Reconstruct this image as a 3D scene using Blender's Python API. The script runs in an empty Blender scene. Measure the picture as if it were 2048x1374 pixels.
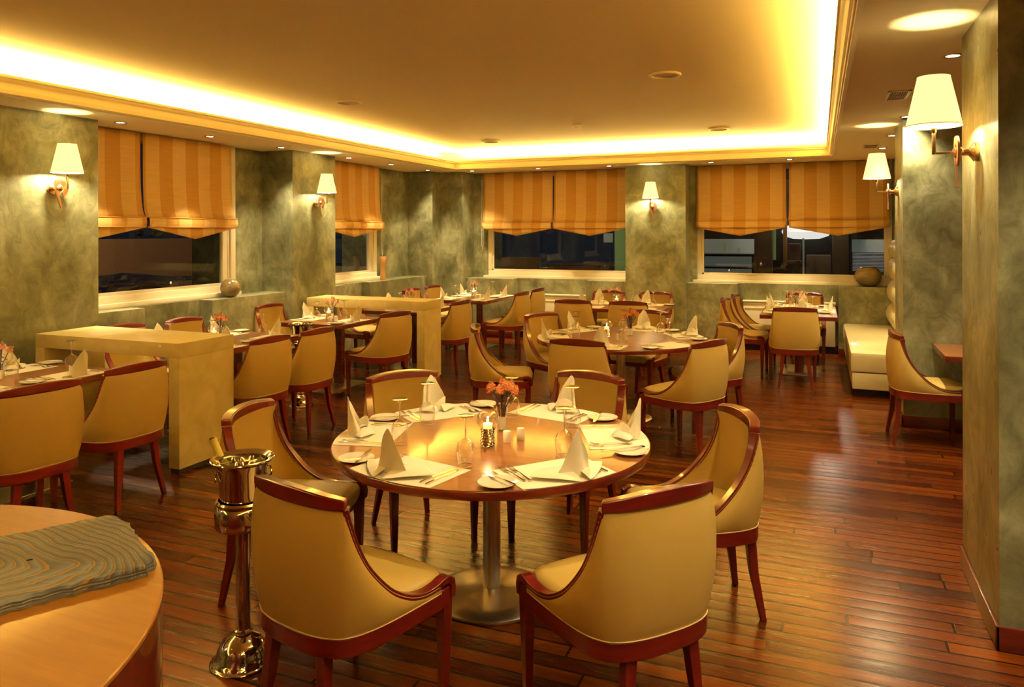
import bpy, bmesh, math, random
from mathutils import Vector, Matrix
random.seed(7)
PI = math.pi
C = bpy.context.scene.collection
S = bpy.context.scene

# ------------------------------------------------------------------ camera
F_PX, YH, CAM_H = 1509.0, 463.5, 1.72
YAW = math.atan2(1639 - 1024, F_PX)
cd = bpy.data.cameras.new('camera'); cam = bpy.data.objects.new('camera', cd); C.objects.link(cam)
cd.sensor_width = 36.0; cd.lens = F_PX / 2048 * 36.0; cd.shift_y = (YH - 687) / 2048; cd.clip_start = 0.05; cd.clip_end = 200
cam.matrix_world = Matrix.Translation((0, 0, CAM_H)) @ Matrix.Rotation(YAW, 4, 'Z') @ Matrix.Rotation(PI / 2, 4, 'X') @ Matrix.Rotation(-0.00266, 4, 'Z')
S.camera = cam

# ------------------------------------------------------------------ colour management, world
S.view_settings.view_transform = 'Standard'; S.view_settings.look = 'None'
S.view_settings.gamma = 1.0; S.view_settings.use_curve_mapping = False
S.view_settings.exposure = 0.42
S.cycles.transparent_max_bounces = 16
w = bpy.data.worlds.new('night_sky'); S.world = w; w.use_nodes = True
w.node_tree.nodes['Background'].inputs[0].default_value = (0.010, 0.014, 0.022, 1)
w.node_tree.nodes['Background'].inputs[1].default_value = 0.5

# ------------------------------------------------------------------ light of the lamps
WARM = (1.0, 0.69, 0.19)        # cove strips and sconces
SPOT = (1.0, 0.80, 0.44)         # halogen downlights
K_AISLE = 115.0
K_ADDED_TRAY = 95.0  # power of the unseen light added over the near round table
K_COVE, K_DOWN, K_SCONCE, K_CANDLE = 640.0, 215.0, 32.0, 0.8
SOFFIT, LIPZ, CEIL = 2.71, 2.83, 3.0
LX, RX, BY = -5.33, 0.085, 10.73      # the opening of the ceiling tray
PL, PR = -5.86, 0.68                  # faces of the left and right pillars
FRONT = -4.0


def area(name, loc, size, rot, power, col=WARM, parent=None):
    l = bpy.data.lights.new(name, 'AREA'); l.shape = 'RECTANGLE'; l.size, l.size_y = size; l.energy = power; l.color = col
    o = bpy.data.objects.new(name, l); C.objects.link(o); o.location = loc; o.rotation_euler = rot
    if parent: o.parent = parent
    return o


# strip lamps lying in the trough of the ceiling tray, shining up
LY = BY - FRONT - 1.0
area('cove_strip_lamp', (LX - 0.15, (BY + FRONT + 1) / 2, 2.852), (0.05, LY), (PI, -0.12, 0), K_COVE * LY / 10)
area('cove_strip_lamp', (RX + 0.15, (BY + FRONT + 1) / 2, 2.852), (0.05, LY), (PI, 0.12, 0), K_COVE * LY / 10)
area('cove_strip_lamp', ((LX + RX) / 2, BY + 0.15, 2.852), (5.4, 0.05), (PI + 0.12, 0, 0), K_COVE * 0.54)


# ------------------------------------------------------------------ material helpers
def new_mat(name):
    m = bpy.data.materials.new(name); m.use_nodes = True
    nt = m.node_tree
    return m, nt, nt.nodes['Principled BSDF'], nt.nodes, nt.links


def simple(name, col, rough=0.5, metal=0.0, coat=0.0, spec=0.5, sheen=0.0, sub=0.0):
    m, nt, b, N, L = new_mat(name)
    b.inputs['Base Color'].default_value = (*col, 1); b.inputs['Roughness'].default_value = rough
    b.inputs['Metallic'].default_value = metal; b.inputs['Coat Weight'].default_value = coat; b.inputs['Coat Roughness'].default_value = 0.08
    b.inputs['Specular IOR Level'].default_value = spec
    b.inputs['Sheen Weight'].default_value = sheen
    return m


def ramp(N, L, src, stops):
    r = N.new('ShaderNodeValToRGB'); e = r.color_ramp.elements
    while len(e) < len(stops): e.new(0.5)
    for q, (p, c) in zip(e, stops): q.position = p; q.color = (*c, 1)
    L.new(src, r.inputs[0]); return r.outputs[0]


def noise(N, L, vec, scale, detail=6, rough=0.55, dist=0.0):
    n = N.new('ShaderNodeTexNoise'); n.inputs['Scale'].default_value = scale; n.inputs['Detail'].default_value = detail
    n.inputs['Roughness'].default_value = rough; n.inputs['Distortion'].default_value = dist
    L.new(vec, n.inputs['Vector']); return n.outputs['Fac']


def mapping(N, L, vec, scale=(1, 1, 1), rot=(0, 0, 0)):
    m = N.new('ShaderNodeMapping'); m.inputs['Scale'].default_value = scale; m.inputs['Rotation'].default_value = rot
    L.new(vec, m.inputs['Vector']); return m.outputs[0]


def coords(N, L, world=True):
    if world:
        return N.new('ShaderNodeNewGeometry').outputs['Position']
    return N.new('ShaderNodeTexCoord').outputs['Object']


def mixc(N, L, f, a, b, mode='MIX'):
    m = N.new('ShaderNodeMix'); m.data_type = 'RGBA'; m.blend_type = mode
    for s, v in ((0, f), (6, a), (7, b)):
        if isinstance(v, (int, float)): m.inputs[s].default_value = v
        elif isinstance(v, tuple): m.inputs[s].default_value = (*v, 1)
        else: L.new(v, m.inputs[s])
    return m.outputs[2]


def math_n(N, L, op, a, b=None):
    m = N.new('ShaderNodeMath'); m.operation = op
    for i, v in enumerate((a, b)):
        if v is None: continue
        if isinstance(v, (int, float)): m.inputs[i].default_value = v
        else: L.new(v, m.inputs[i])
    return m.outputs[0]


def bump(N, L, b, h, strength, dist=0.01):
    n = N.new('ShaderNodeBump'); n.inputs['Strength'].default_value = strength; n.inputs['Distance'].default_value = dist
    L.new(h, n.inputs['Height']); L.new(n.outputs[0], b.inputs['Normal'])


def plaster():
    m, nt, b, N, L = new_mat('trowelled_green_plaster')
    P = coords(N, L)
    warp = N.new('ShaderNodeVectorMath'); warp.operation = 'ADD'
    nz = N.new('ShaderNodeTexNoise'); nz.inputs['Scale'].default_value = 2.2; nz.inputs['Detail'].default_value = 3; L.new(P, nz.inputs['Vector'])
    sc = N.new('ShaderNodeVectorMath'); sc.operation = 'SCALE'; sc.inputs[3].default_value = 0.28; L.new(nz.outputs['Color'], sc.inputs[0])
    L.new(P, warp.inputs[0]); L.new(sc.outputs[0], warp.inputs[1]); V = warp.outputs[0]
    n1 = noise(N, L, V, 1.6, 5, 0.6, 0.6)
    n2 = noise(N, L, mapping(N, L, V, (1, 1, 0.6), (0.3, 0.5, 0.2)), 7.0, 12, 0.74, 0.9)
    c1 = ramp(N, L, n1, [(0.34, (0.11, 0.112, 0.058)), (0.5, (0.22, 0.222, 0.125)), (0.66, (0.37, 0.37, 0.235))])
    c2 = ramp(N, L, n2, [(0.32, (0.52, 0.49, 0.42)), (0.5, (0.93, 0.93, 0.93)), (0.70, (1.42, 1.43, 1.48))])
    col = mixc(N, L, 0.85, c1, c2, 'MULTIPLY')
    L.new(col, b.inputs['Base Color'])
    L.new(ramp(N, L, n2, [(0.3, (0.42,) * 3), (0.7, (0.24,) * 3)]), b.inputs['Roughness'])
    b.inputs['Specular IOR Level'].default_value = 0.45
    bump(N, L, b, n2, 0.25, 0.006)
    return m


def floor_mat():
    m, nt, b, N, L = new_mat('grooved_redwood_boards')
    P = coords(N, L)
    sp0 = N.new('ShaderNodeSeparateXYZ'); L.new(P, sp0.inputs[0])
    row = math_n(N, L, 'FLOOR', math_n(N, L, 'DIVIDE', sp0.outputs['Y'], 0.088))
    wn = N.new('ShaderNodeTexWhiteNoise'); wn.noise_dimensions = '1D'; L.new(row, wn.inputs['W'])
    cx_ = N.new('ShaderNodeCombineXYZ'); L.new(math_n(N, L, 'ADD', sp0.outputs['X'], math_n(N, L, 'MULTIPLY', wn.outputs['Value'], 7.3)), cx_.inputs['X']); L.new(sp0.outputs['Y'], cx_.inputs['Y'])
    br = N.new('ShaderNodeTexBrick'); br.offset = 0.0; br.offset_frequency = 1; br.squash = 1.0
    br.inputs['Color1'].default_value = (0.036, 0.0035, 0.0008, 1); br.inputs['Color2'].default_value = (0.155, 0.034, 0.003, 1)
    br.inputs['Mortar'].default_value = (0.010, 0.003, 0.001, 1)
    for k, v in (('Scale', 1.0), ('Mortar Size', 0.0062), ('Mortar Smooth', 0.25), ('Bias', 0.0), ('Brick Width', 1.55), ('Row Height', 0.088)):
        br.inputs[k].default_value = v
    L.new(cx_.outputs[0], br.inputs['Vector'])
    g = noise(N, L, mapping(N, L, P, (2.5, 46, 1)), 1.0, 8, 0.6, 0.3)
    gr = ramp(N, L, g, [(0.3, (0.55, 0.5, 0.45)), (0.7, (1.25, 1.2, 1.1))])
    col = mixc(N, L, 1.0, br.outputs['Color'], gr, 'MULTIPLY')
    L.new(col, b.inputs['Base Color'])
    L.new(ramp(N, L, g, [(0.3, (0.30,) * 3), (0.8, (0.17,) * 3)]), b.inputs['Roughness'])
    b.inputs['IOR'].default_value = 1.29; b.inputs['Specular Tint'].default_value = (1.0, 0.5, 0.2, 1)
    sep = N.new('ShaderNodeSeparateXYZ'); L.new(P, sep.inputs[0])
    fr = math_n(N, L, 'FRACT', math_n(N, L, 'DIVIDE', sep.outputs['Y'], 0.088))
    d = math_n(N, L, 'SUBTRACT', fr, 0.5); crown = math_n(N, L, 'MULTIPLY', math_n(N, L, 'MULTIPLY', d, d), -0.9)
    h = math_n(N, L, 'ADD', crown, math_n(N, L, 'MULTIPLY', br.outputs['Fac'], -1.6))
    h = math_n(N, L, 'ADD', h, math_n(N, L, 'MULTIPLY', noise(N, L, mapping(N, L, P, (3, 20, 1)), 1, 4), 0.16))
    bump(N, L, b, h, 0.35, 0.005)
    return m


def wood(name, a, c, rough=0.25, coat=0.6, scale=(3, 30, 30), world=False):
    m, nt, b, N, L = new_mat(name)
    P = coords(N, L, world)
    n = noise(N, L, mapping(N, L, P, scale), 1.0, 8, 0.6, 0.8)
    L.new(ramp(N, L, n, [(0.3, a), (0.7, c)]), b.inputs['Base Color'])
    b.inputs['Roughness'].default_value = rough; b.inputs['Coat Weight'].default_value = coat; b.inputs['Coat Roughness'].default_value = 0.07
    return m


def mottled(name, a, c, rough, scale=6, bmp=0.1, stretch=(1, 1, 1), coat=0.0):
    m, nt, b, N, L = new_mat(name)
    P = coords(N, L, False)
    n = noise(N, L, mapping(N, L, P, stretch), scale, 7, 0.6, 0.7)
    L.new(ramp(N, L, n, [(0.3, a), (0.7, c)]), b.inputs['Base Color'])
    b.inputs['Roughness'].default_value = rough; b.inputs['Coat Weight'].default_value = coat
    if bmp: bump(N, L, b, noise(N, L, P, scale * 14, 3), bmp, 0.002)
    return m


def stripes_mat():
    m, nt, b, N, L = new_mat('striped_blind_cloth')
    P = coords(N, L, False)
    sep = N.new('ShaderNodeSeparateXYZ'); L.new(P, sep.inputs[0])
    fr = math_n(N, L, 'FRACT', math_n(N, L, 'DIVIDE', math_n(N, L, 'ADD', sep.outputs['X'], 10.0), 0.34))
    st = math_n(N, L, 'GREATER_THAN', fr, 0.5)
    col = mixc(N, L, st, (0.62, 0.34, 0.07), (0.76, 0.50, 0.17))
    n = noise(N, L, mapping(N, L, P, (4, 4, 160)), 1, 3)
    col = mixc(N, L, 1.0, col, ramp(N, L, n, [(0.3, (0.88,) * 3), (0.7, (1.05,) * 3)]), 'MULTIPLY')
    L.new(col, b.inputs['Base Color']); b.inputs['Roughness'].default_value = 0.85
    return m


def thin_glass(name, tint=(1, 1, 1), gloss=1.0, ior=1.5, rough=0.0, base=0.05, pw_=1.8):
    m, nt, b, N, L = new_mat(name)
    N.remove(b); out = N['Material Output']
    t = N.new('ShaderNodeBsdfTransparent'); t.inputs[0].default_value = (*tint, 1)
    g = N.new('ShaderNodeBsdfGlossy'); g.inputs['Roughness'].default_value = rough; g.inputs['Color'].default_value = (gloss,) * 3 + (1,)
    lw = N.new('ShaderNodeLayerWeight'); lw.inputs[0].default_value = 0.5
    pw = math_n(N, L, 'POWER', lw.outputs['Facing'], pw_); f = N.new('ShaderNodeMath'); f.operation = 'MULTIPLY_ADD'; L.new(pw, f.inputs[0]); f.inputs[1].default_value = 0.92; f.inputs[2].default_value = base
    mx = N.new('ShaderNodeMixShader'); L.new(f.outputs[0], mx.inputs[0]); L.new(t.outputs[0], mx.inputs[1]); L.new(g.outputs[0], mx.inputs[2])
    L.new(mx.outputs[0], out.inputs[0])
    return m


def emit(name, col, strength, base=(0.8, 0.8, 0.8)):
    m, nt, b, N, L = new_mat(name)
    b.inputs['Base Color'].default_value = (*base, 1); b.inputs['Emission Color'].default_value = (*col, 1); b.inputs['Emission Strength'].default_value = strength
    b.inputs['Roughness'].default_value = 0.7
    return m


M = dict(
    plaster=plaster(), floor=floor_mat(),
    ceiling=simple('cream_ceiling_paint', (0.76, 0.63, 0.36), 0.75),
    trimw=simple('cream_moulding_paint', (0.80, 0.70, 0.50), 0.45),
    frame=simple('cream_window_frame', (0.82, 0.74, 0.55), 0.35),
    skirt=wood('dark_red_skirting', (0.08, 0.008, 0.004), (0.14, 0.016, 0.008), 0.28, 0.5),
    redwood=wood('mahogany_lacquer', (0.095, 0.006, 0.004), (0.165, 0.012, 0.007), 0.28, 0.45, (6, 6, 40)),
    top=wood('table_top_veneer', (0.22, 0.075, 0.022), (0.34, 0.13, 0.042), 0.30, 0.4, (2.5, 40, 10)),
    edge=wood('table_edge_mahogany', (0.10, 0.010, 0.005), (0.17, 0.020, 0.009), 0.25, 0.6, (8, 8, 50)),
    leather=mottled('mustard_leather', (0.47, 0.315, 0.075), (0.53, 0.36, 0.095), 0.42, 3, 0.08),
    seatlea=mottled('mustard_seat_leather', (0.50, 0.36, 0.10), (0.56, 0.41, 0.12), 0.38, 3, 0.08),
    pipe=simple('pale_piping', (0.66, 0.48, 0.20), 0.4),
    parch=mottled('parchment_leather', (0.66, 0.52, 0.17), (0.84, 0.70, 0.30), 0.45, 4, 0.06, (1, 1, 1), 0.15),
    bench=mottled('cream_bench_leather', (0.62, 0.51, 0.24), (0.74, 0.63, 0.34), 0.35, 3, 0.05, (1, 6, 1), 0.2),
    desk=wood('golden_counter_veneer', (0.31, 0.14, 0.025), (0.38, 0.185, 0.038), 0.45, 0.15, (3, 40, 3)),
    blind=stripes_mat(),
    hem=simple('blind_hem_tape', (0.55, 0.24, 0.06), 0.8),
    chrome=simple('polished_chrome', (0.80, 0.74, 0.68), 0.06, 1.0),
    steel=simple('brushed_steel', (0.82, 0.76, 0.64), 0.30, 1.0),
    cutlery=simple('silver_cutlery', (0.70, 0.64, 0.56), 0.15, 1.0),
    brass=simple('antique_brass', (0.72, 0.47, 0.22), 0.24, 1.0),
    copper=simple('rose_copper', (0.60, 0.33, 0.22), 0.30, 1.0),
    blackm=simple('black_metal_plate', (0.02, 0.018, 0.015), 0.3, 0.6),
    plinth=simple('black_plinth', (0.008, 0.007, 0.006), 0.6),
    china=simple('white_china', (0.86, 0.82, 0.70), 0.12, 0, 0.5),
    cloth=simple('cream_napkin_cloth', (0.90, 0.84, 0.68), 0.9, 0, 0, 0.2, 0.1),
    paper=simple('cream_placemat', (0.90, 0.84, 0.68), 0.8, 0, 0, 0.2),
    glass=thin_glass('thin_clear_glass', (0.96, 0.95, 0.92), 1.0, 1.5, 0.0, 0.08), stemglass=thin_glass('thick_clear_glass', (0.9, 0.88, 0.82), 1.0, 1.5, 0.05, 0.40),
    pane=thin_glass('window_pane', (0.85, 0.86, 0.85), 0.75, 1.45, 0.0, 0.035, 4.5),
    wax=emit('candle_wax', (1.0, 0.55, 0.15), 1.2, (0.8, 0.6, 0.3)),
    flame=emit('candle_flame', (1.0, 0.75, 0.35), 60.0),
    lens=emit('lit_downlight_lens', (1.0, 0.86, 0.62), 14.0),
    shade=emit('lit_cream_shade', (1.0, 0.80, 0.30), 0.85, (0.9, 0.85, 0.6)),
    shadein=emit('lit_shade_lining', (1.0, 0.88, 0.55), 2.6),
    petal=mottled('orange_petals', (0.80, 0.20, 0.04), (0.90, 0.42, 0.14), 0.6, 30, 0),
    petalp=mottled('pink_petals', (0.75, 0.30, 0.20), (0.88, 0.52, 0.40), 0.6, 30, 0),
    eye=simple('yellow_flower_eye', (0.65, 0.55, 0.12), 0.7),
    stem=simple('dark_purple_stems', (0.045, 0.018, 0.03), 0.5),
    bronze=mottled('bronze_glaze', (0.16, 0.11, 0.045), (0.28, 0.20, 0.09), 0.28, 10, 0.05, (1, 1, 4)),
    tan=simple('tan_lacquer_vase', (0.48, 0.24, 0.07), 0.35, 0, 0.3),
    rad=simple('cream_radiator_enamel', (0.80, 0.72, 0.54), 0.35),
    grille=simple('vent_dark', (0.10, 0.025, 0.01), 0.7),
    speaker=simple('speaker_cloth', (0.70, 0.56, 0.34), 0.8),
    bottle=simple('green_bottle_glass', (0.18, 0.17, 0.03), 0.08, 0, 0.5),
    foil=simple('yellow_bottle_foil', (0.80, 0.70, 0.16), 0.4),
    cork=simple('dark_cork', (0.16, 0.06, 0.02), 0.7),
    asphalt=simple('night_asphalt', (0.05, 0.05, 0.05), 0.8),
    yardwall=simple('brown_yard_render', (0.24, 0.12, 0.05), 0.9),
    carpaint=simple('black_car_paint', (0.010, 0.009, 0.010), 0.12, 0.2, 1.0),
    carglass=simple('dark_car_glass', (0.10, 0.07, 0.035), 0.05),
    tyre=simple('tyre_rubber', (0.015, 0.015, 0.015), 0.8),
    leaf=simple('dark_hedge_green', (0.03, 0.05, 0.015), 0.8),
    white=simple('white_enamel', (0.8, 0.8, 0.76), 0.3),
    dark=simple('plain_dark_surface', (0.03, 0.022, 0.015), 0.6),
    brownp=simple('reflected_brown', (0.17, 0.10, 0.05), 0.7),
    reflected_white=emit('reflected_glow', (1.0, 0.98, 0.92), 0.8),  # glow put in for a bright reflection on the pane
    glow_panel=emit('dim_glow_panel', (0.45, 0.55, 0.42), 0.10),  # glow put into the panels outside, no lamp in them
    glow_green=emit('pale_green_glow', (0.45, 0.62, 0.18), 0.14, (.3, .4, .1)), pale_blue=emit('glowing_blue_slats', (0.5, 0.55, 0.6), 0.15),  # glow put into posts, strips and slats that are no lamps
)


def translucent(m, amount):
    nt = m.node_tree; N, L = nt.nodes, nt.links; b = N['Principled BSDF']; out = N['Material Output']
    t = N.new('ShaderNodeBsdfTranslucent'); t.inputs[0].default_value = (0.55, 0.46, 0.26, 1)
    a = N.new('ShaderNodeAddShader'); mx = N.new('ShaderNodeMixShader'); mx.inputs[0].default_value = amount
    e = N.new('ShaderNodeEmission'); e.inputs[0].default_value = b.inputs['Emission Color'].default_value; e.inputs[1].default_value = b.inputs['Emission Strength'].default_value
    b.inputs['Emission Strength'].default_value = 0
    L.new(b.outputs[0], mx.inputs[1]); L.new(t.outputs[0], mx.inputs[2]); L.new(mx.outputs[0], a.inputs[0]); L.new(e.outputs[0], a.inputs[1]); L.new(a.outputs[0], out.inputs[0])


translucent(M['shade'], 0.35); translucent(M['shadein'], 0.35)


def menu_mat():
    m, nt, b, N, L = new_mat('banded_grey_ochre_paper')
    P = coords(N, L, False)
    n = N.new('ShaderNodeTexNoise'); n.inputs['Scale'].default_value = 2.6; n.inputs['Detail'].default_value = 2; L.new(P, n.inputs['Vector'])
    sc = N.new('ShaderNodeVectorMath'); sc.operation = 'SCALE'; sc.inputs[3].default_value = 0.34; L.new(n.outputs['Color'], sc.inputs[0])
    ad = N.new('ShaderNodeVectorMath'); ad.operation = 'ADD'; L.new(mapping(N, L, P, (1, 1.9, 0.3)), ad.inputs[0]); L.new(sc.outputs[0], ad.inputs[1])
    wv = N.new('ShaderNodeTexWave'); wv.wave_type = 'RINGS'; wv.rings_direction = 'Z'; wv.wave_profile = 'SAW'; wv.inputs['Scale'].default_value = 9; wv.inputs['Distortion'].default_value = 5.0
    wv.inputs['Detail'].default_value = 3; wv.inputs['Detail Scale'].default_value = 0.7
    L.new(ad.outputs[0], wv.inputs['Vector'])
    col = ramp(N, L, wv.outputs['Fac'], [(0.0, (0.015, 0.02, 0.035)), (0.35, (0.07, 0.10, 0.22)), (0.62, (0.16, 0.20, 0.38)), (0.78, (0.05, 0.07, 0.12)), (0.9, (0.26, 0.15, 0.04))])
    side = ramp(N, L, noise(N, L, mapping(N, L, P, (6, 6, 260)), 1, 3), [(0.3, (0.03, 0.035, 0.05)), (0.5, (0.13, 0.14, 0.20)), (0.62, (0.22, 0.20, 0.18)), (0.7, (0.05, 0.045, 0.04))])
    gn = N.new('ShaderNodeNewGeometry'); sz = N.new('ShaderNodeSeparateXYZ'); L.new(gn.outputs['True Normal'], sz.inputs[0])
    col = mixc(N, L, math_n(N, L, 'GREATER_THAN', sz.outputs['Z'], 0.6), side, col)
    broad = ramp(N, L, noise(N, L, mapping(N, L, P, (5, 5, 5)), 1, 2), [(0.35, (0.55, 0.55, 0.6)), (0.65, (1.1, 1.05, 1.0))])
    col = mixc(N, L, 1.0, col, broad, 'MULTIPLY')
    L.new(col, b.inputs['Base Color']); b.inputs['Roughness'].default_value = 0.55
    bump(N, L, b, wv.outputs['Fac'], 0.8, 0.008)
    return m


M['menu'] = menu_mat()


# ------------------------------------------------------------------ mesh helpers
class MB:
    def __init__(s): s.v = []; s.f = []

    def add(s, vs, fs):
        n = len(s.v); s.v += [tuple(v) for v in vs]; s.f += [tuple(i + n for i in f) for f in fs]; return s

    def box(s, x0, x1, y0, y1, z0, z1, b=0.0):
        x0, x1 = sorted((x0, x1)); y0, y1 = sorted((y0, y1)); z0, z1 = sorted((z0, z1))
        b = min(b, (x1 - x0) * .45, (y1 - y0) * .45, (z1 - z0) * .45)
        if b <= 0:
            v = [(x, y, z) for x in (x0, x1) for y in (y0, y1) for z in (z0, z1)]
            return s.add(v, [(0, 1, 3, 2), (4, 6, 7, 5), (0, 4, 5, 1), (2, 3, 7, 6), (0, 2, 6, 4), (1, 5, 7, 3)])
        bm = bmesh.new(); bmesh.ops.create_cube(bm, size=1)
        for q in bm.verts:
            q.co = Vector((x0 + (q.co.x + .5) * (x1 - x0), y0 + (q.co.y + .5) * (y1 - y0), z0 + (q.co.z + .5) * (z1 - z0)))
        bmesh.ops.bevel(bm, geom=bm.edges[:], offset=b, segments=2, profile=0.6, affect='EDGES')
        bm.verts.index_update()
        s.add([q.co[:] for q in bm.verts], [[q.index for q in f.verts] for f in bm.faces]); bm.free(); return s

    def lathe(s, prof, n=32, c=(0, 0, 0), cap=True, axis='z'):
        vs, fs = [], []
        for r, z in prof:
            for k in range(n):
                a = 2 * PI * k / n
                p = (r * math.cos(a), r * math.sin(a), z)
                if axis == 'x': p = (p[2], p[0], p[1])
                if axis == 'y': p = (p[0], p[2], p[1])
                vs.append((p[0] + c[0], p[1] + c[1], p[2] + c[2]))
        m = len(prof)
        for i in range(m - 1):
            for k in range(n):
                k2 = (k + 1) % n
                fs.append((i * n + k, i * n + k2, (i + 1) * n + k2, (i + 1) * n + k))
        if cap:
            if prof[0][0] > 1e-5: fs.append(tuple(range(n))[::-1])
            if prof[-1][0] > 1e-5: fs.append(tuple(range((m - 1) * n, m * n)))
        return s.add(vs, fs)

    def tube(s, pts, r, n=10, cap=True):
        pts = [Vector(p) for p in pts]; vs, fs = [], []
        rr = r if isinstance(r, (list, tuple)) else [r] * len(pts)
        up = Vector((0, 0, 1)); prev = None
        for i, p in enumerate(pts):
            t = (pts[min(i + 1, len(pts) - 1)] - pts[max(i - 1, 0)]).normalized()
            if prev is None:
                a = t.cross(up) if abs(t.z) < .95 else t.cross(Vector((1, 0, 0)))
            else:
                a = prev - t * prev.dot(t)
            a.normalize(); prev = a; b = t.cross(a)
            for k in range(n):
                q = 2 * PI * k / n; vs.append(p + (a * math.cos(q) + b * math.sin(q)) * rr[i])
        for i in range(len(pts) - 1):
            for k in range(n):
                k2 = (k + 1) % n; fs.append((i * n + k, i * n + k2, (i + 1) * n + k2, (i + 1) * n + k))
        if cap: fs.append(tuple(range(n))[::-1]); fs.append(tuple(range((len(pts) - 1) * n, len(pts) * n)))
        return s.add(vs, fs)

    def grid(s, rows, closed=False):
        n = len(rows[0]); vs = [p for r in rows for p in r]; fs = []
        for i in range(len(rows) - 1):
            for k in range(n if closed else n - 1):
                k2 = (k + 1) % n; fs.append((i * n + k, i * n + k2, (i + 1) * n + k2, (i + 1) * n + k))
        return s.add(vs, fs)

    def sweep(s, secs):                 # list of closed sections, capped
        n = len(secs[0]); b = len(s.v); s.grid(secs, True)
        s.f.append(tuple(b + k for k in range(n))[::-1]); s.f.append(tuple(b + (len(secs) - 1) * n + k for k in range(n)))
        return s

    def prism(s, poly, z0, z1):
        n = len(poly); return s.add([(x, y, z0) for x, y in poly] + [(x, y, z1) for x, y in poly],
                                    [tuple(range(n))[::-1], tuple(range(n, 2 * n))] + [(i, (i + 1) % n, n + (i + 1) % n, n + i) for i in range(n)])

    def xf(s, mat):
        s.v = [tuple(mat @ Vector(v)) for v in s.v]; return s

    def build(s, name, mat, parent=None, ang=38, fix=True, solid=0, sub=0, bev=0):
        me = bpy.data.meshes.new(name); me.from_pydata(s.v, [], s.f)
        if fix:
            bm = bmesh.new(); bm.from_mesh(me); bmesh.ops.recalc_face_normals(bm, faces=bm.faces[:]); bm.to_mesh(me); bm.free()
        me.materials.append(M[mat] if isinstance(mat, str) else mat)
        me.polygons.foreach_set('use_smooth', [True] * len(me.polygons))
        try: me.set_sharp_from_angle(angle=math.radians(ang))
        except Exception: pass
        o = bpy.data.objects.new(name, me); C.objects.link(o)
        if parent: o.parent = parent
        if solid:
            q = o.modifiers.new('thickness', 'SOLIDIFY'); q.thickness = solid; q.offset = 0
        if bev:
            q = o.modifiers.new('bevel', 'BEVEL'); q.width = bev; q.segments = 2; q.limit_method = 'ANGLE'; q.angle_limit = math.radians(50)
        if sub:
            q = o.modifiers.new('smooth', 'SUBSURF'); q.levels = sub; q.render_levels = sub
        return o


def tag(o, label, cat, group=None, kind=None):
    o['label'] = label; o['category'] = cat
    if group: o['group'] = group
    if kind: o['kind'] = kind
    return o


def thing(name, label, cat, loc=(0, 0, 0), rz=0.0, group=None):
    o = bpy.data.objects.new(name, None); o.empty_display_size = 0.1; C.objects.link(o)
    o.location = loc; o.rotation_euler = (0, 0, rz); return tag(o, label, cat, group)


def dup(root, loc, rz, label, group=None, scale=None):
    r = root.copy(); C.objects.link(r); r.location = loc; r.rotation_euler = (0, 0, rz); r['label'] = label
    if scale: r.scale = scale
    if group: r['group'] = group
    for ch in list(root.children):
        c = ch.copy(); C.objects.link(c); c.parent = r
        for g in list(ch.children):
            d = g.copy(); C.objects.link(d); d.parent = c
    return r


USED = {}


def place(key, maker, loc, rz, label, group=None, scale=None):
    if key not in USED:
        o = maker(); USED[key] = o; o.location = loc; o.rotation_euler = (0, 0, rz); o['label'] = label
        if group: o['group'] = group
        if scale: o.scale = scale
        return o
    return dup(USED[key], loc, rz, label, group, scale)


def struct(o):
    o['kind'] = 'structure'; return o


def box_struct(name, mat, *b, bevel=0.0):
    return struct(MB().box(*b, b=bevel).build(name, mat))


# ------------------------------------------------------------------ the shell of the room
struct(MB().box(-7.0, 4.0, FRONT, 12.3, -0.12, 0).build('floor', 'floor'))
ce = MB().box(LX - 0.36, RX + 0.36, FRONT, BY + 0.36, CEIL, CEIL + 0.1)      # raised tray
struct(ce.build('ceiling', 'ceiling'))
so = MB()
so.box(-7.0, LX, FRONT, BY, SOFFIT, SOFFIT + 0.03); so.box(RX + 0.06, 4.0, FRONT, BY, SOFFIT, SOFFIT + 0.03); so.box(-7.0, 4.0, BY, 12.3, SOFFIT, SOFFIT + 0.03)
so.box(LX - 0.46, LX - 0.36, FRONT, BY + 0.36, SOFFIT + .02, CEIL + .1); so.box(RX + 0.36, RX + 0.46, FRONT, BY + 0.36, SOFFIT + .02, CEIL + .1)
so.box(LX - 0.46, RX + 0.46, BY + 0.36, BY + 0.46, SOFFIT + .02, CEIL + .1)
struct(so.build('ceiling_soffit', 'ceiling'))
# moulded lip round the tray: profile in (outward distance from the opening, height)
prof = [(0.095, 2.700), (0.070, 2.700), (0.066, 2.714), (0.058, 2.714), (0.054, 2.722), (0.040, 2.730), (0.034, 2.75), (0.030, 2.79), (0.014, 2.805), (0.012, 2.822), (0.0, 2.825), (0.0, 2.845), (0.02, 2.845), (0.05, 2.80), (0.05, 2.735), (0.095, 2.735)]


def lip_ring(prof, name, mat):
    rows = []
    for sx, sy in ((-1, -1), (-1, 1), (1, 1), (1, -1)):
        row = []
        for d, z in prof:
            x = LX - d if sx < 0 else RX + d
            y = FRONT if sy < 0 else BY + d
            row.append((x, y, z))
        rows.append(row)
    m = MB(); m.grid(rows, True); struct(m.build(name, mat, ang=30))


lip_ring([(d, z) for d, z in prof], 'ceiling_trim', 'trimw')


def wall(name, *boxes, mat='plaster'):
    m = MB()
    for b in boxes: m.box(*b)
    return struct(m.build(name, mat))


BL = SOFFIT + 0.01
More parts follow.
